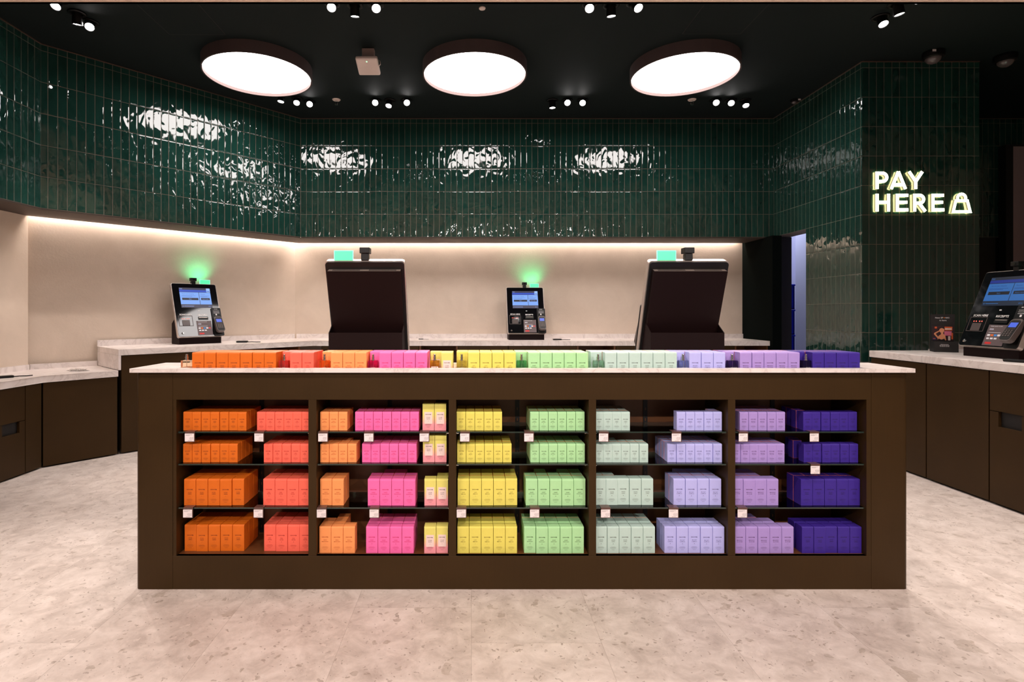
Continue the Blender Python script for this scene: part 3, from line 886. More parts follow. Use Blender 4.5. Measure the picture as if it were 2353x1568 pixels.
star = [(0.0105 + (0.0055 if i % 2 == 0 else 0.0024) * math.sin(i * math.pi / 5), 0.272 + (0.0055 if i % 2 == 0 else 0.0024) * math.cos(i * math.pi / 5)) for i in range(10)]
poly_y(bm, star, -0.0012, 1)
for k, w in enumerate((0.05, 0.062, 0.060)):
    for j in range(5):
        plate(bm, -w / 2 + j * w / 5 - 0.01, -w / 2 + (j + 0.82) * w / 5 - 0.01, 0.060 - k * 0.008, 0.0625 - k * 0.008, -0.1004, 0)
obj('lettering', bm, [WHITEINK, plain('orange_ink', srgb(240, 130, 40), 0.6)], t)

# ------------------------------------------------------------------ payment kiosks
UI = dict(top=emit('screen_black', (0.02, 0.02, 0.05, 1), 1.0), band=emit('screen_blue', srgb(20, 70, 190), 1.0), pane=emit('screen_light_blue', srgb(122, 168, 245), 1.0),
          btn=emit('screen_button', srgb(26, 22, 40), 1.0), foot=emit('screen_grey', srgb(62, 58, 78), 1.0), ink=emit('screen_ink', srgb(60, 90, 170), 1.0), light=emit('screen_text', srgb(150, 180, 250), 1.0), thumb=emit('screen_thumb', srgb(150, 190, 250), 1.0))
UIL = list(UI.values()); UIDIM = [emit(m.name + '_dim', (*[c * f for c, f in zip(list(m.node_tree.nodes['Principled BSDF'].inputs['Emission Color'].default_value)[:3], (0.10, 0.30, 0.40))], 1), 1.0) for m in UIL]; UIK = {k: i for i, k in enumerate(UI)}  # viewing-angle darkening put into the screen colours of the dim copies
STICK = plain('grey_sticker', srgb(96, 82, 84), 0.5)
READER = plain('reader_grey', srgb(84, 74, 72), 0.35)
REDM = emit('red_scan_light', (1.0, 0.12, 0.08, 1), 2.5)
GREENM = Nodes('green_light_flag'); GREENM.set(base=(0.05, 0.6, 0.3, 1), emis=(0.10, 0.80, 0.36, 1), emit=0.95, rough=0.3); GREENM = GREENM.m
GREENEDGE = emit('green_light_edge', (0.42, 1.0, 0.78, 1), 1.3)
A = math.radians(21.4)
S_ = Vector((0, math.sin(A), math.cos(A))); N_ = Vector((0, -math.cos(A), math.sin(A)))
KH = 0.575; KW = 0.437
KM = Matrix(((1, 0, 0, 0), (0, -N_.y, S_.y, 0.0), (0, -N_.z, S_.z, 0.075), (0, 0, 0, 1)))   # local (x, depth behind the glass, up the lean)
def rounded_rect(x0, x1, z0, z1, r, n=5):
    pts = []
    for cx, cz, a0 in ((x1 - r, z1 - r, 0), (x0 + r, z1 - r, 90), (x0 + r, z0 + r, 180), (x1 - r, z0 + r, 270)):
        for i in range(n + 1):
            a = math.radians(a0 + 90 * i / n)
            pts.append((cx + r * math.cos(a), cz + r * math.sin(a)))
    return pts
def slab_xz(bm, pts, y0, y1, M=None, mi=0):
    a = [bm.verts.new(M @ Vector((p[0], y0, p[1])) if M is not None else (p[0], y0, p[1])) for p in pts]
    b = [bm.verts.new(M @ Vector((p[0], y1, p[1])) if M is not None else (p[0], y1, p[1])) for p in pts]
    n = len(pts)
    fs = [bm.faces.new(a), bm.faces.new(b[::-1])] + [bm.faces.new((a[i], b[i], b[(i + 1) % n], a[(i + 1) % n])) for i in range(n)]
    for f in fs: f.material_index = mi
    return fs
def kiosk(X, Y, rz, label, screen_gain=1.0, green=True, lower_white=False):
    t = thing('payment_kiosk', label, 'payment kiosk', (X, Y, CT), rz, 'self-service payment kiosks')
    # base housing: wedge open at the top behind the body
    bm = BM()
    prof = [(0.03, 0.0), (0.227, 0.0), (0.227, 0.204), (0.135, 0.262), (0.05, 0.09), (0.03, 0.085)]
    def plate_x(x0, x1, pr):
        a = [bm.verts.new((x0, p[0], p[1])) for p in pr]; b = [bm.verts.new((x1, p[0], p[1])) for p in pr]
        bm.faces.new(a[::-1]); bm.faces.new(b)
        for i in range(len(pr)): bm.faces.new((a[i], a[(i + 1) % len(pr)], b[(i + 1) % len(pr)], b[i]))
    plate_x(-0.202, -0.198, prof); plate_x(0.198, 0.202, prof)
    box(bm, -0.198, 0.198, 0.223, 0.227, 0, 0.204); box(bm, -0.198, 0.198, 0.03, 0.034, 0, 0.078); box(bm, -0.198, 0.198, 0.034, 0.223, 0, 0.006)
    obj('base_housing', bm, HOUSING, t)
    # silver shell
    bm = BM(); slab_xz(bm, rounded_rect(-KW / 2, KW / 2, 0, KH, 0.018), 0.004, 0.040, KM)
    obj('shell', bm, SILVER, t)
    bm = BM(); slab_xz(bm, rounded_rect(-KW / 2 + 0.004, KW / 2 - 0.004, 0.004, KH - 0.004, 0.018), 0.040, 0.052, KM)
    obj('back_frame', bm, BLACK, t)
    bm = BM(); slab_xz(bm, rounded_rect(-0.2, 0.2, 0.03, KH - 0.045, 0.004), 0.052, 0.085, KM)
    bk = obj('rear_cover', bm, HOUSING, t)
    bm = BM(); box(bm, -0.196, 0.196, 0.0525, 0.0835, KH - 0.0448, KH - 0.0442, M=KM)
    for i in range(44):
        x = -0.17 + i * 0.34 / 43
        if abs(x) > 0.02: box(bm, x - .0025, x + .0025, 0.058, 0.078, KH - 0.0441, KH - 0.0438, M=KM, mi=1)
    obj('vent_strip', bm, [SILVER, BLACK], bk)
    # glass front
    bm = BM(); slab_xz(bm, rounded_rect(-KW / 2 + 0.005, KW / 2 - 0.005, 0.005, KH - 0.005, 0.015), 0.0, 0.004, KM)
    obj('glass_front', bm, GLOSSBLACK, t)
    gx = lambda f: -KW / 2 + f * KW
    gz = lambda f: f * KH
    # screen
    bm = BM()
    P = lambda x0, x1, z0, z1, k, lay=1: plate(bm, gx(x0), gx(x1), gz(z0), gz(z1), -0.0004 * lay, UIK[k], KM, th=0.0004)
    P(.155, .84, .536, .915, 'top'); P(.155, .755, .835, .875, 'band', 2); P(.755, .84, .835, .91, 'thumb', 2); P(.765, .83, .850, .862, 'band', 3)
    P(.155, .572, .600, .828, 'pane', 2); P(.582, .84, .600, .828, 'pane', 2); P(.155, .84, .536, .594, 'foot', 2)
    P(.195, .550, .680, .722, 'btn', 3); P(.612, .808, .683, .724, 'btn', 3)
    for a, b, z in ((.19, .50, .760), (.19, .42, .748), (.60, .80, .760), (.60, .76, .748)): P(a, b, z, z + .004, 'ink', 3)
    T = lambda s, x, z, h, k: put_text(bm, s, gx(x), -0.0017, gz(z), height=h * KH, M=KM, mi=UIK[k])
    T('M&S', .195, .893, .018, 'light'); T('Pay for your shopping', .335, .795, .020, 'ink'); T('Return', .665, .795, .018, 'ink')
    T('Start', .372, .701, .016, 'light'); T('Return items', .71, .703, .014, 'light'); T('Help', .80, .563, .014, 'light')
    P(.185, .195, .556, .574, 'light', 3); P(.215, .43, .562, .568, 'light', 3)
    T('@', .768, .564, .018, 'light')
    sc = obj('screen', bm, UIL if screen_gain == 1.0 else UIDIM, t)
    # printed lettering on the glass
    bm = BM()
    put_text(bm, 'SCAN HERE', gx(.215), -0.0012, gz(.408), width=.255 * KW, bold=0.02, M=KM)
    put_text(bm, 'RECEIPTS', gx(.585), -0.0012, gz(.398), width=.205 * KW, bold=0.02, M=KM)
    put_text(bm, 'on', gx(.515), -0.0012, gz(.478), height=.016 * KH, bold=0.03, M=KM)
    obj('lettering', bm, WHITEINK, t)
    # scanner window
    bm = BM(); 
    for a in ((.055, .355, .380, .386), (.055, .355, .196, .202), (.055, .062, .196, .386), (.348, .355, .196, .386)):
        plate(bm, gx(a[0]), gx(a[1]), gz(a[2]), gz(a[3]), -0.0003, 0, KM, th=0.003)
    w = obj('scanner_window', bm, READER, t)
    bm = BM()
    for f in (.135, .175, .235, .275): disc_xz(bm, gx(f), gz(.330), 0.0042, -0.001, 0, KM)
    obj('scan_light', bm, REDM, w)
    bm = BM(); box(bm, gx(.125), gx(.285), -0.004, -0.0004, gz(.205), gz(.305), bev=0.002, M=KM); obj('scanner_eye', bm, READER, w)
    # receipt slot
    bm = BM(); slab_xz(bm, rounded_rect(gx(.48), gx(.70), gz(.31), gz(.365), 0.004), -0.003, -0.0002, KM); box(bm, gx(.495), gx(.685), -0.0036, -0.003, gz(.345), gz(.353), mi=1, M=KM)
    obj('receipt_slot', bm, [BLACK, SILVER], t)
    # ways to pay sticker
    bm = BM(); plate(bm, gx(.425), gx(.755), gz(.022), gz(.288), -0.0004, 0, KM)
    cols = [srgb(60, 90, 170), srgb(235, 235, 240), srgb(220, 110, 50), srgb(60, 140, 220), srgb(215, 70, 80), srgb(205, 40, 40)]
    sm = [STICK] + [plain('sticker_ink', c, 0.5) for c in cols]
    if not hasattr(kiosk, 'sm'): kiosk.sm = sm
    pl = lambda x0, x1, z0, z1, mi: plate(bm, gx(x0), gx(x1), gz(z0), gz(z1), -0.0009, mi, KM)
    put_text(bm, 'YOUR WAYS TO PAY', gx(.56), -0.0012, gz(.268), width=.20 * KW, bold=0.01, M=KM, mi=2)
    pl(.46, .525, .222, .238, 2); pl(.463, .522, .225, .235, 1)
    pl(.46, .66, .186, .190, 2)
    for i, mi in enumerate((2, 3, 4, 2, 5)): pl(.455 + i * .056, .455 + i * .056 + .046, .142, .166, mi)
    for i in range(3): pl(.46 + i * .062, .46 + i * .062 + .045, .102, .122, 2)
    pl(.462, .565, .040, .066, 6)
    obj('payment_sticker', bm, kiosk.sm, t)
    # lock
    bm = BM(); lathe(bm, [(0, 0), (0.011, 0), (0.0105, 0.004), (0, 0.005)], 20, M=KM @ Matrix.Translation((gx(.10), 0, gz(.065))) @ Matrix.Rotation(math.pi / 2, 4, 'X'))
    obj('lock', bm, CHROME, t)
    # card reader on its bracket
    bm = BM(); slab_xz(bm, rounded_rect(gx(.79), gx(1.005), gz(.0), gz(.53), 0.012), -0.010, -0.0005, KM)
    br = obj('reader_bracket', bm, BLACK, t)
    bm = BM(); 
    put_text(bm, 'SPARKS', gx(.895), -0.0105, gz(.505), width=.08 * KW, bold=0.01, M=KM)
    for k in range(3):
        plate(bm, gx(.83), gx(.97), gz(.468 - k * .022), gz(.472 - k * .022), -0.0105, 0, KM, th=.0002)
    plate(bm, gx(.875), gx(.905), gz(.385), gz(.412), -0.0105, 0, KM, th=.0002)
    obj('bracket_print', bm, WHITEINK, br)
    TM = KM @ Matrix.Translation((gx(.90), -0.012, gz(.19))) @ Matrix.Rotation(math.radians(-14), 4, 'X')
    bm = BM(); slab_xz(bm, rounded_rect(-0.040, 0.040, -0.088, 0.088, 0.022, 6), -0.034, 0.0, TM)
    rd = obj('card_reader', bm, READER, t)
    bm = BM(); slab_xz(bm, rounded_rect(-0.034, 0.034, -0.080, 0.076, 0.016, 6), -0.036, -0.034, TM); obj('reader_face', bm, BLACK, rd)
    bm = BM(); plate(bm, -0.026, 0.026, 0.018, 0.056, -0.0364, 0, TM); obj('reader_screen', bm, emit('reader_display', srgb(70, 100, 220), 1.0) if not hasattr(kiosk, 'rs') else kiosk.rs, rd)
    kiosk.rs = bpy.data.materials['reader_display']
    bm = BM()
    for r in range(4):
        for c_ in range(3):
            box(bm, -0.024 + c_ * 0.018, -0.012 + c_ * 0.018, -0.0385, -0.036, -0.012 - r * 0.014, -0.003 - r * 0.014, M=TM)
    for c_ in range(5): box(bm, -0.027 + c_ * 0.0115, -0.019 + c_ * 0.0115, -0.0378, -0.036, 0.004, 0.009, M=TM)
    obj('keypad', bm, READER, rd)
    # camera on top
    top = KM @ Vector((0, 0.02, KH))
    bm = BM(); box(bm, -0.020, 0.020, top.y - 0.016, top.y + 0.02, top.z - 0.004, top.z + 0.032, bev=0.002); box(bm, -0.027, 0.027, top.y - 0.028, top.y + 0.028, top.z + 0.034, top.z + 0.066, bev=0.003)
    cm = obj('camera_head', bm, BLACK, t)
    bm = BM(); lathe(bm, [(0, 0), (0.009, 0), (0.009, 0.002), (0, 0.002)], 16, M=Matrix.Translation((0, top.y - 0.028, top.z + 0.05)) @ Matrix.Rotation(math.pi / 2, 4, 'X'))
    obj('camera_lens', bm, GLOSSBLACK, cm)
    # green light flag
    bm = BM(); fx = 0.118
    box(bm, fx - 0.05, fx + 0.05, top.y + 0.0, top.y + 0.006, top.z - 0.004, top.z + 0.048)
    fl = obj('green_light_flag', bm, GREENM, t)
    bm = BM()
    for a in ((fx - 0.0525, fx - 0.0495, -0.004, 0.0505), (fx + 0.0495, fx + 0.0525, -0.004, 0.0505), (fx - 0.0525, fx + 0.0525, 0.048, 0.0515)):
        box(bm, a[0], a[1], top.y - 0.001, top.y + 0.007, top.z + a[2], top.z + a[3])
    obj('flag_edge', bm, GREENEDGE, fl)
    if green:
        loc = Vector((fx, top.y + 0.012, top.z + 0.056))
        lamp('SPOT', 'flag_glow', loc, LIGHT['green'], color=(0.05, 1.0, 0.40), aim=loc + Vector((-0.15, 1, 0.95)), parent=t, spot_size=math.radians(120), spot_blend=1.0, shadow_soft_size=0.02)
    return t
kiosk(-2.69, 5.45, math.radians(47.4), 'payment kiosk with blue screen on the slanted marble worktop')
kiosk(wx(1211, 6.21), 6.21, math.radians(2), 'payment kiosk with blue screen standing on the back worktop')
kiosk(-0.58, 3.217, math.pi, 'payment kiosk seen from behind its black cover, above the pink boxes')
kiosk(1.185, 3.217, math.pi, 'payment kiosk seen from behind its black cover, above the periwinkle boxes')
kiosk(3.57, 3.79, math.radians(-90), 'large angled payment kiosk on the counter by the pay sign', screen_gain=0.3)
# ------------------------------------------------------------------ display counter
YF = 2.394                       # face of the counter
XA, XB = wx(311, YF), wx(2088.5, YF)
ZT0, ZT1 = 0.953, 0.970          # stone top
ZO0, ZO1 = wz(1278, YF), wz(919, YF)   # opening
YBK = 2.632                      # back panel
dc = thing('display_counter', 'long dark bronze display counter with five shelved bays of perfume boxes', 'display counter', ((XA + XB) / 2, 2.52, 0))
def dpart(name, bm, mat, parent=dc, **k): return obj(name, bm, mat, parent, world=True, **k)
sl, sr = wx(397, YF), wx(2002, YF)
for x0, x1, cx in ((XA, sl - .0006, -1), (sr + .0006, XB, 1)):
    bm = BM()
    r = 0.022
    if cx < 0:
        pts = [(x0 + r - r * math.cos(a), YF + r - r * math.sin(a)) for a in [i * math.pi / 16 for i in range(9)]]
        pts = pts + [(x1, YF), (x1, YF + 0.02), (x0 + 0.024, YF + 0.024), (x0 + 0.024, 2.66), (x0, 2.66)]
    else:
        pts = [(x1 - r + r * math.cos(a), YF + r - r * math.sin(a)) for a in [i * math.pi / 16 for i in range(9)]]
        pts = [(p[0], p[1]) for p in pts][::-1]
        pts = [(x0, YF + 0.02), (x0, YF)] + pts + [(x1, 2.66), (x1 - 0.024, 2.66), (x1 - 0.024, YF + 0.024)]
    prism(bm, pts, 0.0, ZT0)
    dpart('side_panel', bm, BRONZE)
bm = BM(); box(bm, sl, sr, YF, YF + 0.02, ZO1, ZT0, bev=0.0006, seg=1); dpart('top_rail', bm, BRONZE)
bm = BM(); box(bm, sl, sr, YF, YF + 0.02, 0, ZO0, bev=0.0006, seg=1); box(bm, XA + 0.024, XB - 0.024, YF + .02, 2.66, 0, ZO0 - 0.02); dpart('bottom_rail', bm, BRONZE)
bm = BM(); box(bm, sl, sr, YF + 0.0005, YBK, ZO0 - 0.018, ZO0); dpart('base_shelf', bm, INNER)
bm = BM(); box(bm, sl, sr, YBK, YBK + 0.02, ZO0, 0.915); dpart('back_panel', bm, INNER)
bm = BM(); box(bm, sl, sr, YF + .02, YBK, ZO1 + 0.04, ZO1 + 0.06); dpart('top_board', bm, INNER)
bays = [(405, 708.4), (727, 1031), (1048, 1353), (1370, 1673), (1690, 1991)]
for a, b in ((397, 405), (1991, 2002)):
    bm = BM(); box(bm, wx(a, YF) + .0008, wx(b, YF), YF + 0.001, YBK, ZO0, ZO1 + 0.04); dpart('end_liner', bm, BRONZE)
for (a, b), (c, d) in zip(bays, bays[1:]):
    bm = BM(); box(bm, wx(b, YF), wx(c, YF), YF + 0.001, YBK, ZO0, ZO1 + 0.04, bev=0.0006, seg=1); dpart('divider', bm, BRONZE)
GN = Nodes('shelf_glass')
tr = GN.n('ShaderNodeBsdfTransparent'); tr.inputs[0].default_value = (0.90, 0.95, 0.93, 1)
gl = GN.n('ShaderNodeBsdfGlossy'); gl.inputs['Roughness'].default_value = 0.01
fr = GN.n('ShaderNodeFresnel'); fr.inputs[0].default_value = 1.5
mx = GN.n('ShaderNodeMixShader')
GN.t.links.new(fr.outputs[0], mx.inputs[0]); GN.t.links.new(tr.outputs[0], mx.inputs[1]); GN.t.links.new(gl.outputs[0], mx.inputs[2])
GN.t.links.new(mx.outputs[0], GN.t.nodes['Material Output'].inputs['Surface'])
GLASS = GN.m
EDGE = Nodes('glass_edge'); EDGE.set(base=(0.02, 0.035, 0.028, 1), rough=0.06, spec=0.7); EDGE = EDGE.m
BEDGE = plain('glass_back_edge', srgb(150, 156, 140), 0.2, spec=0.8)  # pale colour stands in for the bright line along the rear edge
YS = 2.405
ZSH = [0.690, 0.5475, 0.3556]
SLOTM = plain('slotted_rail', (0.004, 0.003, 0.003, 1), 0.5)
strip_px = [600, 895, 1189, 1484, 1777]
for bi, (a, b) in enumerate(bays):
    xa, xb = wx(a, YF), wx(b, YF)
    for z in ZSH:
        bm = BM()
        fs = box(bm, xa + 0.003, xb - 0.003, YS, YS + 0.207, z - 0.006, z)
        for f in fs:
            if abs(f.normal.z) < 0.5: f.material_index = 1
        for f in bm.faces:
            c = f.calc_center_median()
            f.material_index = 1 if abs(c.y - YS) < 1e-4 else (2 if abs(c.y - YS - 0.207) < 1e-4 else 0)
        g = dpart('glass_shelf', bm, [GLASS, EDGE, BEDGE])
        for sx in (xa + 0.0005, xb - 0.0005):
            for yy in (YS + 0.025, YS + 0.18):
                bm = BM(); s = 1 if sx < (xa + xb) / 2 else -1
                tube(bm, [(sx, yy, z - 0.011), (sx + s * 0.010, yy, z - 0.011)], 0.0045, 10)
                obj('shelf_pin', bm, CHROME, g, world=False)
                bpy.context.view_layer.update() if False else None
                g.children[-1].location = -Vector(dc.location)
    xc = wx(strip_px[bi], 2.62)
    bm = BM()
    box(bm, xc - 0.010, xc + 0.010, YBK - 0.006, YBK, ZO0 + 0.01, ZO1 - 0.005, mi=0)
    n = 13
    for k in range(n):
        zz = ZO0 + 0.04 + k * (ZO1 - ZO0 - 0.07) / (n - 1)
        box(bm, xc - 0.002, xc + 0.002, YBK - 0.0065, YBK - 0.006, zz - 0.006, zz + 0.006, mi=1)
    dpart('slotted_rail', bm, [SLOTM, INNER])
# recessed tray in the top for the upper row of boxes, rear counter behind
TX0, TX1, TY0, TY1, TZ = wx(414, 2.43), wx(1979, 2.43), 2.418, 2.64, 0.920
bm = BM()
box(bm, TX0, TX1, TY0, TY1, TZ - 0.005, TZ)
box(bm, TX0 - .004, TX0, TY0, TY1, TZ - .005, ZT0); box(bm, TX1, TX1 + .004, TY0, TY1, TZ - .005, ZT0)
box(bm, TX0, TX1, TY0 - .004, TY0, TZ - .005, ZT0); box(bm, TX0, TX1, TY1, TY1 + .004, TZ - .005, ZT0)
dpart('display_tray', bm, MARBLE)
t = thing('stone_top', 'pale marble top of the display counter holding the upper row of boxes', 'worktop', ((XA + XB) / 2, 2.5, ZT0))
ex, ey = 0.018, 2.375
bm = BM()
prism(bm, [(XA - ex, ey + .006), (XA - ex + .004, ey + .001), (XA - ex + 0.01, ey), (XB + ex - 0.01, ey), (XB + ex - .004, ey + .001), (XB + ex, ey + .006), (XB + ex, TY0), (TX1, TY0), (TX0, TY0), (XA - ex, TY0)], ZT0, ZT1)
box(bm, XA - ex, TX0, TY0, 2.665, ZT0, ZT1); box(bm, TX1, XB + ex, TY0, 2.665, ZT0, ZT1); box(bm, TX0, TX1, TY1, 2.665, ZT0, ZT1)
bmesh.ops.remove_doubles(bm, verts=bm.verts, dist=0.0002)
obj('slab', bm, MARBLE, t, world=True)
t = thing('rear_counter', 'dark bronze counter behind the display boxes carrying the two reversed kiosks', 'counter', ((XA + XB) / 2, 3.0, 0))
bm = BM(); box(bm, XA + 0.02, XB - 0.02, 2.67, 3.33, 0.03, CT - 0.03, bev=0.002, seg=1); obj('body', bm, BRONZE, t, world=True)
bm = BM(); box(bm, XA + 0.05, XB - 0.05, 2.70, 3.30, 0.0, 0.03); obj('plinth', bm, BLACKMATT, t, world=True)
bm = BM(); box(bm, XA + 0.01, XB - 0.01, 2.668, 3.36, CT - 0.03, CT, bev=0.002, seg=1); obj('top', bm, MARBLE, t, world=True)

# ------------------------------------------------------------------ perfume boxes
PAL = {  # colour name: (base, ink, line one, line two)
    'burnt-orange': ((220, 107, 22), (120, 40, 5), 'SPICED', 'AMBER'),
    'coral': ((250, 108, 88), (170, 30, 26), 'PINK', 'PEPPER'),
    'light-orange': ((252, 158, 94), (180, 76, 24), 'FRESH', 'MANDARIN'),
    'hot-pink': ((250, 110, 178), (200, 20, 90), 'SWEET', 'FRANGIPANI'),
    'lime-and-pink': ((230, 220, 118), (70, 50, 60), 'SOLAR', 'FLEUR'),
    'yellow': ((232, 220, 104), (120, 96, 20), 'SOFT', 'MIMOSA'),
    'light-green': ((174, 226, 166), (60, 92, 40), 'SWEET', 'PISTACHIO'),
    'pale-sage': ((188, 214, 206), (84, 90, 84), 'WHITE', 'JASMINE'),
    'periwinkle': ((184, 185, 244), (84, 76, 140), 'SEA SALT', '& NEROLI'),
    'lilac': ((169, 144, 212), (96, 60, 112), 'MIDNIGHT', 'BLOSSOM'),
    'violet': ((58, 36, 142), (38, 14, 84), 'VELVET', 'AMBER'),
}
def carton(name, rgb):
    N = Nodes(name)
    tc = N.n('ShaderNodeTexCoord').outputs['Object']
    f = N.noise(tc, 40, 2)
    g = N.math('MULTIPLY_ADD', f, 0.10, 0.95)
    if name.startswith('lime'):
        sp = N.n('ShaderNodeSeparateXYZ'); N.val(sp.inputs[0], tc)
        base = N.ramp(N.math('DIVIDE', sp.outputs[2], 0.116), [(0.22, srgb(244, 158, 168)), (0.62, srgb(230, 220, 118))])
    else:
        base = srgb(*rgb)
    c = N.mix(1.0, base, N.xyz(g, g, g), 'MULTIPLY')
    N.set(base=c, rough=0.5, spec=0.35)
    return N.m
CARD = {k: carton(k + '_carton', v[0]) for k, v in PAL.items()}
INK = {k: plain(k + '_ink', srgb(*v[1]), 0.6) for k, v in PAL.items()}
LABELM = plain('pale_pink_label', srgb(240, 214, 208), 0.6)
SIZES = {'small': (0.0390, 0.0394, 0.0815), 'large': (0.0516, 0.0516, 0.1165)}
def box_proto(size, colour):
    w, d, h = SIZES[size]
    bm = BM()
    # carton with a softly rounded front top fold and a lid seam
    prof = [(0, 0), (d, 0), (d, h), (0.006, h)] + [(0.006 - 0.006 * math.sin(a), h - 0.006 + 0.006 * math.cos(a)) for a in (0.5, 1.05, math.pi / 2)]
    a = [bm.verts.new((-w / 2, p[0], p[1])) for p in prof]; b = [bm.verts.new((w / 2, p[0], p[1])) for p in prof]
    n = len(prof)
    bm.faces.new(a); bm.faces.new(b[::-1])
    for i in range(n): bm.faces.new((a[i], b[i], b[(i + 1) % n], a[(i + 1) % n]))
    es = [e for e in bm.edges if abs(e.verts[0].co.z - e.verts[1].co.z) > h * 0.5]
    bmesh.ops.bevel(bm, geom=es, offset=0.0008, segments=1, affect='EDGES')
    bmesh.ops.recalc_face_normals(bm, faces=bm.faces)
    body = bpy.data.meshes.new('perfume_box'); bm.to_mesh(body); bm.free(); body.materials.append(CARD[colour])
    seam = bpy.data.meshes.new('lid_flap')
    bm = BM(); box(bm, -w / 2 + .0012, w / 2 - .0012, 0.0075, d - 0.001, h - 0.0002, h + 0.0004, bev=0.0002, seg=1); bm.to_mesh(seam); bm.free(); seam.materials.append(CARD[colour])
    ink = bpy.data.meshes.new('lettering')
    bm = BM()
    solar = colour == 'lime-and-pink'
    y = -0.0006 if solar else -0.0003
    _, _, l1, l2 = PAL[colour]
    zz = lambda f: h * (1 - f)
    k = 0.82 if solar else 1.0
    o = 0.0
    put_text(bm, 'DISCOVER', 0, y, zz(.395), width=.55 * w * (0.9 if solar else 1), bold=0.03, res=1)
    ch = 0.0042 * (h / 0.1165) ** 0.9
    put_text(bm, l1, 0, y, zz(.505), height=ch * .92, bold=0.01, res=1)
    put_text(bm, l2, 0, y, zz(.565), height=ch * .92, bold=0.01, res=1)
    disc_xz(bm, 0, zz(.645), ch * (.36 if colour in ('hot-pink', 'periwinkle', 'light-green', 'coral', 'pale-sage') else .22), y, 0, n=6)
    for f, ww in ((.765, .42), (.785, .56), (.825, .46), (.875, .26)):
        m = 5
        for j in range(m):
            plate(bm, -ww * w / 2 + j * ww * w / m, -ww * w / 2 + (j + .78) * ww * w / m, zz(f) - h * .0035, zz(f) + h * .0035, y, 0, th=0.0001)
    bm.to_mesh(ink); bm.free(); ink.materials.append(INK[colour])
    lab = None
    if solar:
        lab = bpy.data.meshes.new('front_label')
        bm = BM(); plate(bm, -.34 * w, .34 * w, zz(.73 + .02), zz(.30), -0.0001, 0, th=0.0003); bm.to_mesh(lab); bm.free(); lab.materials.append(LABELM)
    return body, seam, ink, lab
PROTO = {}
placed_back = []     # boxes behind the front rows: (size, colour, x, y, z, rz)
n_front = [0]
def put_box(size, colour, x, y, z, rz, label, group, letters=True):
    key = (size, colour)
    if key not in PROTO: PROTO[key] = box_proto(*key)
    body, seam, ink, lab = PROTO[key]
    o = bpy.data.objects.new('perfume_box', body)
    o.location = (x, y, z); o.rotation_euler = (0, 0, rz)
    COL.objects.link(o)
    tag(o, label, 'perfume box', group)
    link(bpy.data.objects.new('lid_flap', seam), o)
    if lab: link(bpy.data.objects.new('front_label', lab), o)
    if letters: link(bpy.data.objects.new('lettering', ink), o)
    n_front[0] += 1
    return o
PX = dict(small=21.0, large=27.6)
SHELF_NAME = ['top shelf', 'second shelf', 'third shelf', 'bottom level']
SHELF_Z = [ZSH[0], ZSH[1], ZSH[2], ZO0]
